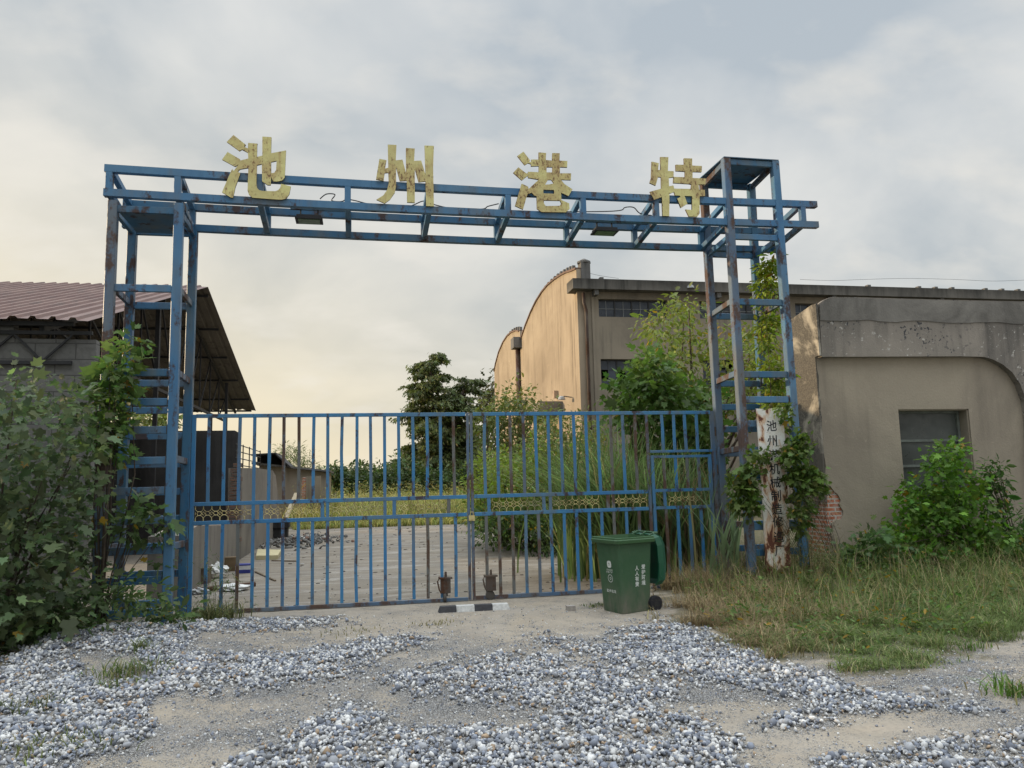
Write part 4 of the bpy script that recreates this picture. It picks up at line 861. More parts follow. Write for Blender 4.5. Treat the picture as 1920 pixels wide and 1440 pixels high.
# rain pipe and hopper between the bays
MB().tube([(UW - .42, yb + .15, b1[-1][2] - .1), (UW - .42, yb + .15, -.2)], .14, 8).build('drainpipe', paint('pipe_rust', (.06, .035, .03), (.09, .05, .04), amount=.15), wh, True)
MB().box(UW - .75, UW - .302, yb - .35, yb + .5, b1[-1][2] - .35, b1[-1][2] + .25).build('hopper', CONC, wh)
tag(MB().box(UW - .5, UW - .303, 23.6, 23.9, atu(1056, 742, UW - .3)[2], atu(1056, 728, UW - .3)[2]).build('wall_box', paint('wall_box_paint', (.45, .36, .25), (.35, .25, .18), amount=.12)), 'small rusty box fixed on the sunlit end wall above the canopy', 'wall box')
def wall_lamp(p, label, d=A(0, -1, 0)):
    m = MB(); m.tube([p, p + d * .35 + A(0, 0, .05), p + d * .45 + A(0, 0, -.02)], .022, 6); o = empty('wall_lamp', p, label, 'lamp'); m.build('arm', DARK, o)
    c = p + d * .45; MB().tube([c + A(0, 0, .06), c + A(0, 0, .0), c + A(0, 0, -.10)], [.05, .14, .17], 12).build('shade', plain('lamp_shade_grey', (.35, .36, .36), .5), o)
wall_lamp(atv(1286, 541, VW - .02), 'small grey lamp under the warehouse eaves above the stained patch')
wall_lamp(atu(1072, 745, UW - .32), 'small lamp on the sunlit end wall beside its corner', A(-1, 0, 0))
# lightning wire over the roof edge
def wire(pts, v, label): cable('lightning_wire', [tuple(atv(x, y, v)) for x, y in pts], .007, label, None, 'wire')
wire([(1088, 500), (1096, 498), (1102, 510), (1112, 514), (1132, 518), (1160, 522)], VW, 'thin lightning wire looping from the warehouse corner post')
wire([(1500, 524), (1560, 526), (1620, 524), (1700, 522), (1790, 524), (1860, 527), (1925, 525)], VW - .1, 'thin lightning wire along the warehouse roof edge at the right')

# ------------------------------------------------------------------ open shed on the left
US = -6.5
sh = empty('open_shed', (-13, 13, -.13), 'open-sided shed of grey blocks under a rusty brown corrugated gable roof', 'shed')
rdg, ef, er = A(US, 13.09, 7.50), A(US, 3.06, 4.36), A(US, 24.43, 4.85)
XL = -30.0
def corrug(name, e_, r_, x0, x1, pitch, hgt, mat, jag=0.0, thick=.006):
    n = int((x1 - x0) / pitch); V = []; prof_ = [(0, 0), (.58, 0), (.68, 1), (.9, 1)]
    ups = np.cross(A(1, 0, 0), (r_ - e_)); ups /= np.linalg.norm(ups); ups = ups if ups[2] > 0 else -ups
    for i in range(n):
        for a, h in prof_:
            x = x1 - (i + a) * pitch; wob = .04 * math.sin(x * .7) + .025 * math.sin(x * 2.3); jj = rnd.uniform(-jag, jag) if jag else 0
            d = (e_ - r_) / np.linalg.norm(e_ - r_); pts = [r_ * 1, r_ * .66 + e_ * .34, r_ * .33 + e_ * .67, e_ + d * jj]
            for k, p in enumerate(pts): V.append(A(x, p[1], p[2] + wob * (.4 + .3 * k) * .6) + ups * h * hgt)
    m_ = len(V) // 4; return MB().add(V, [(4*i+k, 4*i+k+1, 4*i+k+5, 4*i+k+4) for i in range(m_-1) for k in range(3)])
m, t, b = newmat('rusty_brown_sheet'); g = NG(t)
c = g.mix(g.ramp(g.noise(.8, 6), .35, .65), (.105, .048, .038), (.15, .085, .068)); c = g.mix(g.ramp(g.noise(6, 5, .6, (1, .15, .3)), .5, .75, 0, .6), c, (.05, .035, .03))
g.put(b.inputs['Base Color'], c); b.inputs['Roughness'].default_value = .6; ROOFM = m
corrug('', ef, rdg, XL, US, .30, .045, None, .05).build('roof_sheets', ROOFM, sh)
REARM = plaster('grey_sheet', (.19, .17, .145), (.14, .125, .11), (.05, .045, .04), .5, .9, .7)
corrug('', er, rdg, XL, US, .30, .035, None, .12).build('roof_sheets', REARM, sh)
def on(e_, t_, x, dz=0.0): p = rdg * (1 - t_) + e_ * t_; return A(x, p[1], p[2] + dz)
for e_ in (er, ef):
    for t_ in (.04, .25, .46, .66, .85, .98): MB().bar(on(e_, t_, XL, -.06), on(e_, t_, US - .02 - .3 * rnd.random(), -.06), .06, .07).build('purlin', DARK, sh)
for x in (US - .8, US - 4.6, US - 8.6, US - 12.6):
    m = MB(); zt_ = 4.2
    for e_ in (er, ef): m.bar(on(e_, .0, x, -.16), on(e_, .97, x, -.16), .08, .10)
    m.bar((x, ef[1] + .8, zt_), (x, er[1] - 2.6, zt_), .07, .08)
    ps = np.linspace(ef[1] + .8, er[1] - 2.6, 11)
    def rz(y): return (rdg[2] + (ef[2] - rdg[2]) * (rdg[1] - y) / (rdg[1] - ef[1]) if y < rdg[1] else rdg[2] + (er[2] - rdg[2]) * (y - rdg[1]) / (er[1] - rdg[1])) - .18
    for i in range(10):
        a, b2_ = ps[i], ps[i + 1]; m.bar((x, a, zt_), (x, a, rz(a)), .04, .04)
        m.bar((x, a, zt_ if i >= 5 else rz(a)), (x, b2_, rz(b2_) if i >= 5 else zt_), .04, .04)
    m.build('roof_truss', DARK, sh)
# lattice under the front eave
m = MB(); m.bar((XL, ef[1] + .25, 4.22), (US, ef[1] + .25, 4.22), .05, .06); m.bar((XL, ef[1] + .25, 3.72), (US - .3, ef[1] + .25, 3.72), .05, .06)
for k in range(16): x = US - .3 - k * .9; m.bar((x, ef[1] + .25, 4.2), (x - .45, ef[1] + .25, 3.74), .03, .03); m.bar((x - .45, ef[1] + .25, 3.74), (x - .9, ef[1] + .25, 4.2), .03, .03)
m.build('eaves_lattice', DARK, sh)
for x, y in ((US - .6, 10.0), (US - .6, 20.5)): MB().bar((x, y, -.2), (x, y, rz(y)), .10, .10).build('column', DARK, sh)
MB().bar(atv(395, 790, 12.3) * [1, 1, 0] + A(0, 0, -.2), atv(395, 780, 12.3), .09, .09).build('column', DARK, sh)
xw_ = atv(176, 700, 3.35)[0]; zw = atv(176, 637, 3.35)[2]
m = MB(); outl = [A(XL, 3.35, -.3), A(xw_ + .02, 3.35, -.3), A(xw_, 3.35, zw - .28), A(xw_ + .02, 3.35, zw - .27), A(xw_ + .01, 3.35, zw), A(xw_ - 1.25, 3.35, zw + .01), A(xw_ - 1.26, 3.35, zw + .3), A(XL, 3.35, zw + .3)]
m.prism(outl, A(0, .2, 0)); m.build('block_wall', BLOCK, sh)
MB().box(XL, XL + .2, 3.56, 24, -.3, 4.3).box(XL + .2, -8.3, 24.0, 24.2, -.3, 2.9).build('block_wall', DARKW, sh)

# very dark ruined wall under the shed, with its broken brick end
xe = atv(443, 830, 12)[0]; zd = atv(350, 808, 12)[2]
sw_ = empty('dark_wall', (xe - 4, 12, -.13), 'very dark concrete wall standing behind the left tower', 'wall')
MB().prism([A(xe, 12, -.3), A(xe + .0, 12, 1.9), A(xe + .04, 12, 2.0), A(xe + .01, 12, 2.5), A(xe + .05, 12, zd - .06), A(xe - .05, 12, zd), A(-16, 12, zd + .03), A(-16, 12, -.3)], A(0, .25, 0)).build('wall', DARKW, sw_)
m = MB(); 
for k in range(26):
    z = -.13 + k * .11; x1 = atv(452, 850, 9.0)[0] + rnd.uniform(-.05, .04); x0_ = atv(422 + k * .7, 900, 9.0)[0] + rnd.uniform(-.04, .04)
    if z > 2.15: break
    m.box(x0_, x1, 8.85, 9.13, z, z + .098)
bp_ = m.build('brick_pier', mat_brick('dark_brick', (.17, .085, .055), (.10, .06, .045), (.10, .09, .08))); tag(bp_, 'crumbling stack of old bricks at the end of the long concrete wall', 'brick pier')
# long weathered wall running back, low in front and tall behind
UB = -4.9
lw = empty('yard_wall', (UB, 10, -.13), 'long stained concrete wall beyond the gate, low in front and taller behind', 'wall')
z1, z2 = atu(375, 985, UB)[2], atu(480, 881, UB)[2]; ya, yb2 = 9.1, atu(517, 884, UB)[1]
MB().prism([A(UB, 2.6, -.3), A(UB, 2.6, .86), A(UB, 4.1, .94), A(UB, 6.6, .82), A(UB, 9.15, .80), A(UB, 9.15, -.3)], A(-.45, 0, 0)).build('low_wall', CONC2, lw)
MB().prism([A(UB, ya + .06, -.3), A(UB, ya + .06, z2), A(UB, ya + 3, z2 + .05), A(UB, yb2 - 1, z2 + .06), A(UB, yb2, z2 - .1), A(UB, yb2 + 1.2, 1.0), A(UB, yb2 + 2.0, -.3)], A(-.30, 0, 0)).build('tall_wall', CONC2, lw)
m = MB()
for k in range(4): z = 2.15 + k * .17; m.tube([(UB - .2, 9.5, z), (UB - .2, 14.5, z)], .014, 5)
for k in range(5): m.tube([(UB - .2, 9.6 + k * 1.2, 2.0), (UB - .2, 9.6 + k * 1.2, 2.7)], .016, 5)
tag(m.build('wall_railing', DARK), 'thin dark railing standing on top of the long concrete wall', 'railing')
# low house further back
VH = 26.0; Hh = lambda x, y, v=VH: atv(x, y, v)
lh = empty('low_house', (-5, VH, -.13), 'low beige outbuilding with a small gable roof beyond the concrete wall', 'house')
a, b_ = Hh(486, 871), Hh(614, 886)
MB().prism([A(a[0], VH, -.3), A(a[0], VH, a[2]), A(b_[0], VH, b_[2]), A(b_[0], VH, -.3)], A(0, 5, 0)).build('wall', plaster('beige_wall', (.30, .27, .22), (.25, .22, .18), (.14, .12, .10), .5, .5), lh)
MB().prism([A(a[0] - .3, VH - .25, a[2] + .02), A(b_[0] + .12, VH - .25, b_[2] + .015), A(b_[0] + .12, VH - .25, b_[2] + .10), A(a[0] - .3, VH - .25, a[2] + .11)], A(0, 5.5, 0)).build('roof_edge', CONC, lh)
r0 = [Hh(482, 856, 27), Hh(522, 853, 27), Hh(545, 874, 27), Hh(482, 873, 27)]
MB().prism(r0, A(0, 2.5, 0)).build('gable', DARK, lh)
MB().bar(Hh(478, 855, 26.9), Hh(523, 852, 26.9), 2.9, .06, (0, 0, 1)).bar(Hh(521, 852, 26.95), Hh(549, 877, 26.95), 2.9, .06).build('roof', DARK, lh)
p0, p1 = Hh(574, 893, 24.5), Hh(601, 895, 24.5)
tag(MB().box(p0[0], p1[0], 24.5, 25.1, -.3, p0[2]).build('concrete_pier', PL_WH), 'square rendered pier in front of the low outbuilding', 'pier')
p0, p1 = Hh(566, 893, 24.6), Hh(574, 893, 24.6)
m = MB()
for k in range(20):
    z = -.1 + k * .115
    if z > p0[2] - .1: break
    m.box(p0[0] + rnd.uniform(-.04, .04), p1[0], 24.6, 24.9, z, z + .10)
tag(m.build('brick_pier', BRICK), 'narrow broken brick pier against the rendered pier', 'brick pier')

# ------------------------------------------------------------------ rubbish beyond the gate
def slab(name, pts, h, mat, label, cat): 
    P_ = [atz(*p, z=-.12) for p in pts]; tag(MB().prism(P_, A(0, 0, h)).build(name, mat), label, cat)
slab('foam_board', [(480, 1050), (521, 1049), (527, 1038), (483, 1037)], .10, plain('cream_foam', (.50, .44, .26), .8, .2), 'cream coloured board lying on the yard behind the left gate leaf', 'board')
def plank(name, a, b, r, label, mat=WOOD, za_=.0, zb_=.0, cat='stick'):
    p, q_ = atz(*a), atz(*b); p[2] += za_ + r; q_[2] += zb_ + r; tag(MB().bar(p, q_, r * 2, r * 1.6, bev=r * .3).build(name, mat), label, cat)
plank('stick', (479, 1074), (516, 1091), .02, 'short dark stick lying slantwise below the cream board')
plank('stick', (510, 1053), (557, 1054), .02, 'long thin stick lying level to the right of the cream board')
pa, pb = atv(536, 971, 17), atv(556, 925, 17.6); tag(MB().bar(pa, pb, .14, .06).build('plank', plain('pale_plank', (.62, .52, .36), .7, .2)), 'pale plank leaning up at an angle in front of the low outbuilding', 'plank')
def crumple(name, c, r, mat, label, cat, sq=.5, n=2):
    import bmesh
    bm = bmesh.new(); bmesh.ops.create_icosphere(bm, subdivisions=3, radius=1)
    for v in bm.verts:
        p = v.co; k = 1 + .35 * math.sin(p.x * 5 + c[0] * 9) * math.cos(p.y * 6) + .25 * math.sin(p.z * 9 + p.x * 7) + rnd.uniform(-.10, .10)
        v.co = Vector((p.x * k * r, p.y * k * r * .8, max(p.z * k * r * sq, -.02)))
        v.co += Vector(map(float, c))
    me = bpy.data.meshes.new(name); bm.to_mesh(me); bm.free(); tag(link(name, me, mat), label, cat)
cc = atz(402, 1088); crumple('plastic_bag', cc + A(0, .3, .12), .17, WHITE, 'white crumpled plastic bag by the low concrete wall', 'bag', .9)
cc = atz(436, 1110); crumple('plastic_bag', cc + A(0, .1, .05), .20, WHITE, 'flat white plastic bag lying behind the gate bars', 'bag', .35)
cc = atz(366, 1118); crumple('plastic_bag', cc + A(.03, .2, .04), .12, plain('grey_bag', (.38, .38, .38), .6), 'greyish crumpled bag against the left gate stile', 'bag', .5)
cc = atz(378, 1070); crumple('plastic_bag', cc + A(0, .0, .05), .07, WHITE, 'tiny scrap of white plastic on the wall foot', 'bag', .5)
cc = atz(456, 1075, -.12); bx_ = empty('cardboard_box', cc, 'blue and white printed cardboard box beside the concrete wall', 'box')
MB().box(cc[0] - .15, cc[0] + .13, cc[1], cc[1] + .25, -.12, .05).build('carton', plain('printed_white_card', (.52, .52, .54), .7, .25, 20), bx_)
MB().box(cc[0] - .152, cc[0] + .132, cc[1] - .003, cc[1] + .252, -.119, -.05).box(cc[0] - .152, cc[0] + .132, cc[1] - .003, cc[1] + .252, .03, .055).build('printed_band', plain('blue_print', (.03, .04, .22), .6), bx_)
cc = atz(432, 1072); tag(MB().box(cc[0] - .12, cc[0] + .12, cc[1], cc[1] + .25, -.12, .16).build('cardboard_box', plain('brown_card', (.16, .11, .06), .9, .4)), 'open brown cardboard box beside the blue and white one', 'box')
cc = atz(374, 1098); tag(MB().box(cc[0] - .28, cc[0] + .12, cc[1] + .1, cc[1] + .45, -.12, .14).box(cc[0] - .30, cc[0] + .14, cc[1] + .08, cc[1] + .47, .14, .165).build('crate', WOOD), 'old wooden crate at the foot of the low wall', 'crate')
plank('beam', (364, 1112), (478, 1100), .045, 'rotten brown timber beam lying along the gate foot', plain('rotten_timber', (.10, .055, .035), .95, .5, 20, bump=.4), cat='timber')
cc = atz(518, 1010); tag(MB().box(cc[0] - .45, cc[0] + .35, cc[1], cc[1] + .5, -.1, .22).box(cc[0] - .5, cc[0] + .4, cc[1] - .05, cc[1] + .55, .22, .42).build('stone_plinth', DARKW), 'dark broken plinth at the end of the tall concrete wall', 'plinth')
# rubble heap
n = 600; rx = rg.normal(-3.95, .55, n); ry = rg.normal(14.6, 1.2, n); s_ = rg.uniform(.02, .07, n)
V = ICO[None] * (1 + rg.uniform(-.3, .3, (n, 12, 1))) * np.stack([rg.uniform(.6, 1.8, n), rg.uniform(.6, 1.2, n), rg.uniform(.25, .7, n)], -1)[:, None] * s_[:, None, None]; V = np.einsum('nij,nkj->nki', rotm(n), V)
V += np.stack([rx, ry, -.12 + .16 * np.exp(-((rx + 3.9) / .8) ** 2 - ((ry - 13.6) / 1.4) ** 2) * rg.random(n) + s_ * .3], -1)[:, None]
cl = np.where(rg.random((n, 1)) < .06, A(.6, .6, .58), np.where(rg.random((n, 1)) < .12, A(.18, .10, .07), A(.13, .125, .115))) * rg.uniform(.5, 1.3, (n, 1))
tag(npmesh('rubble', V.reshape(-1, 3), (ICF[None] + 12 * np.arange(n)[:, None, None]).reshape(-1, 3), bpy.data.materials['crushed_stone'], col=np.repeat(cl, 12, 0)), kind='stuff')
# loose crumbs and pebbles on the yard concrete
n = 420; rx = rg.uniform(-4.3, 2.6, n); ry = 1.1 + 19 * rg.random(n) ** 1.6; s_ = rg.uniform(.006, .022, n) * (1 + ry * .05)
V = ICO[None] * np.stack([rg.uniform(.8, 2, n), rg.uniform(.6, 1.2, n), rg.uniform(.3, .6, n)], -1)[:, None] * s_[:, None, None] + np.stack([rx, ry, -.118 + 0 * rx], -1)[:, None]
cl = np.where(rg.random((n, 1)) < .25, A(.45, .44, .42), A(.12, .10, .08)) * rg.uniform(.5, 1.2, (n, 1))
tag(npmesh('yard_debris', V.reshape(-1, 3), (ICF[None] + 12 * np.arange(n)[:, None, None]).reshape(-1, 3), bpy.data.materials['crushed_stone'], col=np.repeat(cl, 12, 0)), kind='stuff')

# ------------------------------------------------------------------ plants
DG, MG, YG, OL = (.036, .062, .022), (.055, .105, .026), (.14, .17, .035), (.085, .10, .032)
# left of the gate
shrub('mulberry_shrub', 'large dark green shrub with lobed leaves smothering the block wall and left tower foot', 'shrub',
      [(-260,740),(-100,700),(0,715),(20,690),(50,720),(85,705),(105,690),(125,705),(150,760),(180,800),(200,850),(200,900),(192,960),(180,1060),(185,1130),(60,1190),(0,1235),(-260,1300)], (-1.7, 1.6), 300, 22, .17, .095, (.078, .108, .050), 'lobed', base=(-6.3, -.2, 0), nst=26, stemr=.02, yellow=.012, var=.45)
shrub('mulberry_sapling', 'slim green sapling climbing the left tower up to the shed roof line', 'sapling',
      [(214,650),(238,612),(262,645),(268,680),(252,720),(238,790),(228,860),(192,860),(176,790),(180,735),(200,700),(204,640)], (-.5, -.12), 40, 14, .085, .095, (.085, .14, .04), 'lobed', base=(-5.15, -.3, 0), nst=12, stemr=.012, yellow=.03)
shrub('mulberry_branch', 'leafy green shoots reaching through the ladder rungs of the left tower', 'shrub',
      [(238,945),(270,925),(305,940),(312,975),(322,1040),(322,1062),(300,1060),(262,1030),(215,1010),(200,970)], (-.45, -.08), 15, 11, .085, .09, (.08, .125, .045), 'lobed', base=(-5.2, -.2, 0), nst=8, stemr=.008)
shrub('leafy_weeds', 'low broad-leaved weeds around the foot of the left tower beside the gravel', 'weeds',
      [(120,1110),(180,1090),(240,1082),(300,1100),(306,1150),(350,1130),(362,1165),(330,1200),(290,1165),(200,1178),(100,1205),(10,1250),(-60,1290),(-60,1200),(40,1170)], (-1.3, -.12), 100, 12, .08, .085, (.07, .11, .038), 'oval', nst=18, stemr=.005, stemmat=STEM, var=.4)
shrub('wispy_weed', 'wispy green weed standing against the left end of the gate bars', 'weed',
      [(375,1060),(400,1030),(430,1040),(450,1100),(450,1150),(370,1158),(362,1110)], (.45, .85), 34, 12, .09, .06, (.10, .13, .05), 'sliver', base=(-4.0, .6, 0), nst=14, stemr=.004, stemmat=STEM)
# unseen trees added left of the picture to keep evening sun off the forecourt
for k, (x, y, h_) in enumerate(((-13.5, -1.0, 5.2), (-14.5, -5.0, 5.6))):
    n = 60; Cc = A(x, y, h_ * .55) + rg.normal(0, 1, (n, 3)) * A(.8, 1.5, h_ * .22); P_ = np.repeat(Cc, 40, 0) + rg.normal(0, .32, (n * 40, 3))
    root = empty('shade_tree', (x, y, -.1), ('dense green hedgerow tree outside the picture on the left, nearer the gate', 'dense green hedgerow tree outside the picture on the left, nearer the road')[k], 'tree')
    leaves('crown', P_, .26, LEAFD, MG, root, 'lobed'); MB().tube([(x, y, -.2), (x + .1, y, h_ * .4), (x, y + .1, h_ * .8)], [.14, .1, .04], 8).build('trunk', BARK, root)

# right tower vine
shrub('climbing_vine', 'yellow-green climbing vine hanging in the upper right tower and out over the beam', 'vine',
      [(1428,480),(1440,468),(1450,490),(1454,540),(1450,575),(1456,640),(1470,700),(1464,760),(1480,800),(1460,815),(1436,790),(1432,700),(1428,610),(1424,540)], (.40, .70), 75, 28, .055, .085, (.17, .23, .035), 'oval', base=(4.1, .5, 0), nst=6, stemr=.008, yellow=.04)
shrub('climbing_vine', 'green lobed-leaf vine spilling around and over the rusty name board', 'vine',
      [(1365,905),(1388,880),(1398,848),(1425,842),(1462,850),(1484,838),(1482,800),(1462,770),(1445,755),(1470,750),(1500,790),(1522,850),(1542,905),(1548,940),(1520,960),(1500,1000),(1492,960),(1486,900),(1476,868),(1440,858),(1420,872),(1414,900),(1412,960),(1400,975),(1375,950)], (-.42, -.17), 125, 14, .05, .075, (.085, .13, .03), 'lobed', base=(4.3, -.2, 0), nst=14, stemr=.004, yellow=.02, stemmat=STEM)
shrub('feathery_weed', 'feathery olive weed growing in front of the lower half of the name board', 'weed',
      [(1468,985),(1480,930),(1500,900),(1530,960),(1550,1040),(1555,1090),(1470,1095),(1478,1040),(1462,1020)], (-.55, -.2), 100, 26, .07, .035, (.11, .115, .05), 'sliver', base=(4.6, -.35, 0), nst=12, stemr=.003, stemmat=STEM)
shrub('dry_vine', 'dead brown tangle of vine against the corner of the gatehouse', 'vine',
      [(1505,920),(1540,900),(1555,960),(1562,1060),(1520,1080),(1500,1000)], (.6, 1.3), 55, 20, .09, .05, (.12, .085, .05), 'sliver', base=(5.6, 1.0, 0), nst=22, stemr=.005)
# gatehouse planting
shrub('maple_shrub', 'bright green shrub with small lobed leaves in front of the gatehouse window', 'shrub',
      [(1752,880),(1768,838),(1792,845),(1800,890),(1832,900),(1850,950),(1885,1000),(1930,1060),(1620,1070),(1640,1030),(1672,1005),(1690,970),(1690,925),(1715,905),(1748,920)], (.1, 1.25), 185, 22,   .12, .08, (.09, .175, .028), 'lobed', base=(8.0, .8, 0), nst=20, stemr=.014, yellow=.01, var=.4)
shrub('maple_sapling', 'thin leafy sapling right of the bright shrub, against the gatehouse wall', 'sapling',
      [(1838,885),(1848,868),(1882,870),(1884,900),(1900,935),(1884,952),(1880,995),(1848,990),(1852,930)], (.7, 1.2), 42, 12, .07, .085, (.06, .11, .03), 'oval', base=(9.0, 1.0, 0), nst=10, stemr=.010)
shrub('leafy_bush', 'low dark green bush along the foot of the gatehouse wall', 'bush',
      [(1575,1045),(1600,1018),(1640,1005),(1700,1035),(1760,1030),(1780,1090),(1700,1112),(1610,1100),(1580,1080)], (-.2, 1.2), 120, 22, .11, .08, (.06, .105, .03), 'lobed', nst=10, yellow=.02, var=.45)
shrub('leafy_bush', 'low green bush at the right edge under the gatehouse wall', 'bush',
      [(1760,1040),(1850,1020),(1900,1005),(1960,990),(2040,990),(2040,1100),(1900,1110),(1780,1105)], (-.1, 1.2), 120, 22, .12, .08, (.065, .12, .03), 'lobed', nst=10, yellow=.02, var=.45)
shrub('leafy_shoot', 'willow-leaved shoot leaning in from the right edge', 'shoot',
      [(1895,960),(1940,950),(1960,1010),(1900,1015)], (.4, .7), 14, 12, .08, .14, (.06, .12, .03), 'sliver', base=(9.8, .5, 0), nst=6, stemr=.007)

# behind the gate, right side
shrub('broadleaf_tree', 'sunlit tree rising behind the right tower in front of the warehouse wall', 'tree',
      [(1212,612),(1236,585),(1268,563),(1300,566),(1318,600),(1335,640),(1392,600),(1430,600),(1470,640),(1480,740),(1400,790),(1340,790),(1300,720),(1248,690),(1240,640)], (4.5, 8.5), 110, 30, .20, .13, (.125, .16, .035), 'oval', base=(5.3, 6.5, 0), nst=20, stemr=.045, yellow=.02, droop=.5, stem_name='limb', crown='crown')
shrub('broadleaf_tree', 'mid green large-leaved tree behind the right gate leaf', 'tree',
      [(1150,735),(1170,705),(1185,690),(1210,668),(1228,672),(1250,700),(1285,715),(1325,745),(1335,830),(1330,960),(1250,960),(1225,880),(1190,800),(1160,765),(1150,748)], (3.2, 6), 170, 26, .19, .13, (.075, .13, .03), 'lobed', base=(3.9, 4.5, 0), nst=18, stemr=.035, yellow=.01, stem_name='limb', crown='crown')
shrub('broadleaf_tree', 'olive green small tree before the far bay of the warehouse', 'tree',
      [(905,800),(920,752),(955,732),(990,738),(1006,770),(1000,840),(985,900),(915,900)], (15, 18), 120, 34, .30, .15, (.10, .12, .032), 'oval', base=(2.0, 16, 0), nst=12, stemr=.045, yellow=.01, stem_name='limb', crown='crown')
shrub('yard_shrub', 'tall loose shrub with yellowish leaves before the warehouse end wall', 'shrub',
      [(1000,800),(1030,770),(1060,790),(1100,775),(1130,790),(1150,860),(1120,930),(1060,930),(1010,900)], (8, 12), 170, 28, .22, .105, (.13, .15, .04), 'oval', base=(3.0, 10, 0), nst=16, stemr=.03)
shrub('yard_shrub', 'yellow-green shrub, leaves tinted brighter for sunlight, just beyond the right gate leaf', 'shrub',
      [(888,900),(905,862),(945,850),(960,880),(1000,832),(1040,850),(1085,870),(1095,940),(1080,985),(1000,990),(900,985),(884,950)], (7.5, 12), 330, 30, .19, .105, (.16, .21, .035), 'oval', base=(1.6, 10, 0), nst=22, stemr=.02)  # leaf tint raised to stand for the sunlit part of the shrubs
shrub('yard_shrub', 'dark low shrub spreading over the yard edge beyond the right gate leaf', 'shrub',
      [(892,965),(960,950),(1060,960),(1100,960),(1098,1020),(1068,1052),(1010,1032),(950,1018),(905,1008)], (6.5, 10), 170, 26, .17, .10, (.055, .09, .025), 'oval', nst=14, stemr=.015)

def grass_obj(name, parts, kind=None, label=None, cat=None, group=None, mat=None):
    V = np.concatenate([p[0] for p in parts]); c = np.concatenate([p[2] for p in parts]); F = []; b = 0
    for p in parts: F.append(p[1] + b); b += len(p[0])
    o = npmesh(name, V, np.concatenate(F), mat or GRASS, col=np.clip(c, .003, .9)); return tag(o, label, cat, group, kind)
# pampas-like reeds behind the gate, and a pale tuft in front of the wicket
def reed(name, label, ctr, spread, n, hh, wd, tint, bend, lean, seg=8, t2=None, mf=.2):
    bx = ctr[0] + rg.normal(0, spread[0], n); by = ctr[1] + rg.normal(0, spread[1], n); h = rg.uniform(hh[0], hh[1], n)
    V, F, c = blades('', bx, by, hz(bx, by), h, wd, tint, bend, seg=seg, lean=np.array(lean), tint2=t2, mixf=mf)
    return grass_obj(name, [(V, F, c)], label=label, cat='reeds')
reed('reed_clump', 'tall clump of arching dark green reeds behind the right gate leaf', (2.55, 3.0), (.45, .5), 900, (2.0, 3.2), .034, (.13, .19, .07), .62, (-.5, -.15), t2=(.20, .18, .08), mf=.12)
reed('reed_clump', 'arching green reeds standing behind the wicket door', (3.35, 2.1), (.30, .35), 420, (1.3, 2.6), .034, (.13, .19, .08), .38, (-.5, -.3), t2=(.16, .13, .07), mf=.22)
bx = np.concatenate([rg.normal(3.12, .07, 14), rg.normal(3.38, .06, 12)]); n = len(bx)
V, F, c = blades('', bx, np.full(n, .35) + rg.normal(0, .08, n), np.full(n, .0), rg.uniform(.8, 1.75, n), .05, (.20, .27, .15), .36, seg=9, lean=np.array((0, -.3)), var=.2)
grass_obj('reed_tuft', [(V, F, c)], label='pale broad arching reed leaves in front of the wicket door beside the bin', cat='reeds')

# grass on the right, dry near the bin, green further right
def scatter(n, poly, zz=-.05):
    P_ = np.array(poly, float); X = []; Y = []; lo = P_.min(0); hi = P_.max(0)
    k = 0
    while k < n:
        x = rg.uniform(3 - 3.2, 12.5, n * 2); y = rg.uniform(-4.9, 1.4, n * 2); px, py = proj(np.stack([x, y, hz(x, y)], -1)); sc_ = np.where(rg.random(len(x)) < .35, 2.6, 1.0); px = px + (fbm(x * 3, y * 3, 41) - .5) * 90 * sc_; py = py + (fbm(x * 3, y * 3, 43) - .5) * 52 * sc_
        m_ = inpoly(px, py, poly); X.append(x[m_]); Y.append(y[m_]); k += m_.sum()
    return np.concatenate(X)[:n], np.concatenate(Y)[:n]
n = 80000; bx, by = scatter(n, GR_POLY[:-2] + [(2100, 1060), (1400, 1060), (1235, 1075)])
px, py = proj(np.stack([bx, by, hz(bx, by)], -1)); dry = np.clip((1600 - px) / 250 + (fbm(bx * 1.7, by * 1.7, 51) - .5) * 1.6, 0, 1)
front_ = np.clip((1235 - py) / 60, .55, 1); clump = np.clip(fbm(bx * 3.2, by * 3.2, 53) * 2.2 - .55, .25, 1.3)
h = rg.uniform(.10, .46, n) * clump * front_; isd = rg.random(n) < dry
Vg, Fg, cg = blades('', bx, by, hz(bx, by) - .01, h, .008, (.125, .17, .055), 1.25, seg=3)
cg = cg.reshape(n, -1, 3); cg[isd] = (np.array((.27, .205, .12))[None, None] * np.exp(rg.normal(0, .3, (isd.sum(), 1, 1)))); br_ = rg.random(n) < .14; cg[br_] = np.array((.30, .27, .14)) * np.exp(rg.normal(0, .25, (br_.sum(), 1, 1))); cg = cg.reshape(-1, 3)
grass_obj('grass', [(Vg, Fg, cg)], kind='stuff')
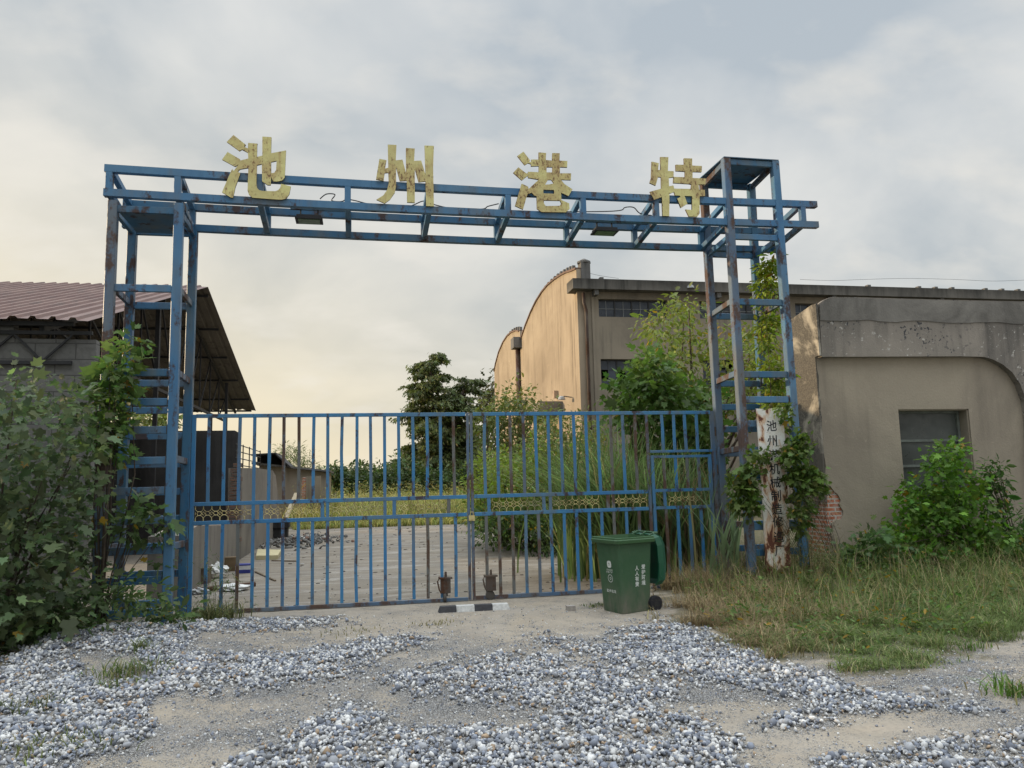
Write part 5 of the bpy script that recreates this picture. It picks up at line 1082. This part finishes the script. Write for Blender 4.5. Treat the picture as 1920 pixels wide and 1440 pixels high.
# tall thin seeding stems
n = 2600; bx, by = scatter(n, [(1240,1080),(1290,1150),(1400,1180),(1560,1180),(1800,1170),(1930,1150),(2000,1060),(1400,1060)])
px, py = proj(np.stack([bx, by, hz(bx, by)], -1)); d_ = px < 1560
V1, F1, c1 = blades('', bx, by, hz(bx, by), rg.uniform(.3, .7, n), .007, (.13, .17, .05), .55, seg=4, tint2=(.28, .22, .12), mixf=.45)
grass_obj('seeding_grass', [(V1, F1, c1)], kind='stuff')
n = 420; bx, by = scatter(n, [(1290,1090),(1330,1170),(1450,1220),(1740,1235),(1930,1150),(2000,1080),(1500,1070)])
P_ = np.repeat(np.stack([bx, by, hz(bx, by)], -1), 16, 0); P_ += rg.normal(0, 1, P_.shape) * A(.07, .07, .0); P_[:, 2] += rg.random(len(P_)) * np.repeat(rg.uniform(.06, .38, n), 16)
tag(leaves('verge_weeds', P_, .05, LEAF, (.085, .135, .035), None, 'oval', var=.5, yellow=.06), kind='stuff')
# dead twigs and straw around the right tower foot
m = MB()
for k in range(170):
    p = A(rg.uniform(2.6, 5.2), rg.uniform(-.3, .85), 0); p[2] = hz(p[0:1], p[1:2])[0]; L_ = rg.uniform(.3, .9); a = rg.uniform(0, 6.28); d = A(math.cos(a) * .8, math.sin(a) * .5, rg.uniform(.1, .9)); q_ = p + d * L_; m.tube([p, (p + q_) / 2 + rg.normal(0, .04, 3), q_], [.005, .004, .002], 4)
tag(m.build('dead_twigs', plain('dead_twig', (.22, .17, .12), .9, .4, 8)), kind='stuff')
# sprigs on the gravel and along the gate
def sprig(px, py, n, h_, tint, label, sp=.12, name='weed_tuft'):
    c = atz(px, py, -.09); bx = c[0] + rg.normal(0, sp, n); by = c[1] + rg.normal(0, sp * .7, n)
    V, F, cc_ = blades('', bx, by, hz(bx, by) + .01, rg.uniform(.4, 1, n) * h_, .011, tint, .9, seg=3, tint2=(.22, .20, .10), mixf=.25); grass_obj(name, [(V, F, cc_)], label=label, cat='weed')
sprig(240, 1272, 150, .20, (.09, .13, .04), 'thin green weed growing out of the large gravel heap', .14)
sprig(262, 1240, 60, .22, (.10, .13, .05), 'small thin weed on the gravel heap just above the larger one', .06)
sprig(225, 1290, 70, .10, (.10, .14, .04), 'flat green patch of weed at the lower edge of the gravel heap', .12)
sprig(110, 1400, 130, .12, (.10, .12, .04), 'low yellowish weed patch in the gravel at the lower left', .2)
sprig(40, 1330, 110, .14, (.08, .10, .04), 'sparse weed tuft in the gravel near the left edge', .16)
sprig(1130, 1132, 170, .06, (.07, .11, .03), 'flat green weed mat at the foot of the wheelie bin', .13)
sprig(1905, 1300, 130, .2, (.08, .15, .03), 'green weed tuft near the right edge of the gravel', .12)
sprig(1820, 1215, 60, .13, (.08, .14, .03), 'small green sprout on the fine gravel below the grass', .1)
sprig(1480, 1215, 190, .16, (.17, .15, .07), 'dry tuft at the tip of the grass beside the gravel ridge', .25)
sprig(820, 1165, 60, .07, (.15, .14, .06), 'tiny dry tuft in the crack before the kerb stop', .15)
sprig(655, 1180, 60, .07, (.15, .14, .06), 'tiny dry tuft among pebbles left of the kerb stop', .2)
sprig(400, 1158, 320, .34, (.10, .12, .045), 'bushy grass tuft at the foot of the left gate end', .16)
sprig(1225, 1158, 14, .30, (.25, .22, .12), 'single dry stalks leaning against the bin wheel', .05)

# ------------------------------------------------------------------ field and far trees
n = 42000; by = 21.2 + 26 * rg.random(n) ** 1.5; bx = rg.uniform(-4.6, 8.5, n) + (by - 21) * rg.uniform(-.28, .25, n)
dn = fbm(bx * .5, by * .5, 61); h = rg.uniform(.45, 1.3, n) * (dn + .4) * np.clip((by - 20.5) / 3.5, .3, 1.15)
V, F, c = blades('', bx, by, np.full(n, -.13), h, .028, (.33, .30, .11), .6, seg=3, tint2=(.17, .22, .06), mixf=.4, var=.4)
gr2 = (dn > .55)
grass_obj('field_grass', [(V, F, c)], kind='stuff')
n = 1500; by = 22.5 + 20 * rg.random(n); bx = rg.uniform(-4.5, 8, n) + (by - 21) * rg.uniform(-.28, .25, n); k = fbm(bx * .35, by * .35, 63) > .46; bx, by = bx[k], by[k]; n = len(bx)
P_ = np.repeat(np.stack([bx, by, np.full(n, -.13)], -1), 14, 0); P_[:, 2] += rg.random(n * 14) ** .7 * np.repeat(rg.uniform(.7, 1.9, n), 14); P_[:, :2] += rg.normal(0, .06, (n * 14, 2))
tag(leaves('tall_weeds', P_, .16, LEAFD, (.26, .26, .09), None, 'sliver', var=.5), kind='stuff')
def redwood(base, H_, prof, label, lean=0.0, nl=90, lead=((0, 0, 1.0),)):
    """trunk(s) with many near-level limbs carrying drooping feathery sprays; prof(t) = limb length at height share t"""
    root = empty('redwood_tree', base, label, 'tree'); base = A(*base); mb = MB(); PP = []; DD = []; lm = MB()
    for (ox, oy, hs) in lead:
        top = base + A(ox + lean, oy, H_ * hs); fork = base + A(ox * .15, oy * .15, H_ * .28)
        mb.tube([base, fork, fork * .5 + top * .5, top], [.30, .24, .14, .03], 8)
        for i in range(nl):
            t = .10 + .90 * ((i + rnd.random()) / nl); 
            if t * H_ > H_ * hs: continue
            c = fork + (top - fork) * max(0, (t - .28) / (hs - .28)) if t > .28 else base + (fork - base) * (t / .28)
            a = rnd.uniform(0, 2 * math.pi); Ln = prof(t / hs) * rnd.uniform(.7, 1.15); d = A(math.cos(a), math.sin(a), 0)
            pts = [c + d * Ln * k / 5 + A(0, 0, .42 * Ln * (k / 5) - .50 * Ln * (k / 5) ** 2 + rnd.uniform(-.04, .04)) for k in range(6)]
            lm.tube(pts, [.05, .04, .034, .026, .018, .01], 4, False); m_ = int(85 * Ln)
            for q_ in range(m_):
                k = 5 * (.18 + .82 * rnd.random() ** .75); j = min(int(k), 4); p = pts[j] + (pts[j+1] - pts[j]) * (k - j); w_ = .10 + .13 * Ln * (1 - abs(k / 5 - .55))
                PP.append(p + A(rnd.gauss(0, w_), rnd.gauss(0, w_), rnd.gauss(0, .09) - .05)); DD.append(d * .8 + A(rnd.gauss(0, .6), rnd.gauss(0, .6), 0))
    mb.build('trunk', BARK, root, True); lm.build('limb', BARK, root, True)
    leaves('crown', np.array(PP), .36, LEAFD, (.075, .095, .032), root, 'spray', droop=.8, dirs=np.array(DD), var=.5, flat=.3, yellow=0)
def pr1(t): return 3.5 * (1 - max(0, t - .15)) ** .72 * (1 if t > .12 else .9) + .4
bT = atv(824, 905, 51); redwood((bT[0], 51, -.13), atv(812, 664, 51)[2], pr1, 'dark feathery conifer-like tree standing alone beyond the yard grass', -.2, 80, ((-.5, 0, 1.0), (2.6, .4, .84)))
shrub('redwood_tree', 'dark tree half hidden behind the far end of the warehouse', 'tree',
      [(908,748),(922,715),(934,688),(946,700),(950,790),(905,785)], (60, 63), 60, 30, .5, .42, (.05, .052, .02), 'spray', base=(8.2, 61, 0), nst=8, stemr=.12, mat=LEAFD, droop=.8, flat=.35, yellow=0, stem_name='limb', crown='crown')
hx = [(612,640,874),(640,672,884),(668,706,876),(700,742,878),(732,770,862),(765,800,878),(792,835,884),(826,862,886),(850,905,872)]
for i, (a, b, t_) in enumerate(hx):
    lab = ['dark bush at the left end of the far hedge row beside the outbuilding', 'low second bush of the far hedge row', 'third bush of the far hedge row from the left', 'round bush left of the tallest one in the far hedge row', 'tallest dark bush of the far hedge row', 'bush under the left side of the lone tree in the hedge row', 'low bush at the foot of the lone tree trunk', 'bush just right of the lone tree trunk', 'bush at the right end of the far hedge row'][i]
    v_ = 42 + (i % 3) * 2.5; shrub('hedge_bush', lab, 'bush', [(a, 915), (a + 2, t_ + 14), (a + 10, t_), ((a + b) / 2 + 4, t_ + 3), (b - 4, t_ + 8), (b, 915)], (v_, v_ + 3), 55, 24, .32, .26, (.045, .072, .022), 'oval', nst=4, stemr=.04, mat=LEAFD, var=.5, group='bushes of the far hedge row', yellow=0)
shrub('willow_bush', 'loose pointed bush rising behind the low outbuilding roof', 'bush',
      [(520,845),(532,838),(552,842),(560,836),(572,852),(590,858),(600,885),(528,885)], (33, 36), 80, 20, .26, .20, (.085, .115, .035), 'sliver', base=(-3.4, 34, 0), nst=16, stemr=.03, mat=LEAFD, yellow=0)
shrub('far_tree', 'pale green treetop seen through the gap below the shed roof', 'tree',
      [(225,770),(300,765),(330,790),(330,815),(225,815)], (30, 34), 50, 22, .4, .26, (.12, .15, .04), 'oval', nst=5, stemr=.06, mat=LEAFD)
n = 5000; bx = rg.uniform(-160, 60, n); by = 190 + rg.uniform(0, 30, n); tp = 2.2 + 3.4 * fbm(bx * .06, bx * 0, 71); P_ = np.stack([bx, by, rg.random(n) * tp], -1)
tag(leaves('far_woods', P_, 2.0, LEAFD, (.09, .12, .06), None, 'oval', var=.3), kind='stuff')
sky_ = (-6, 0)
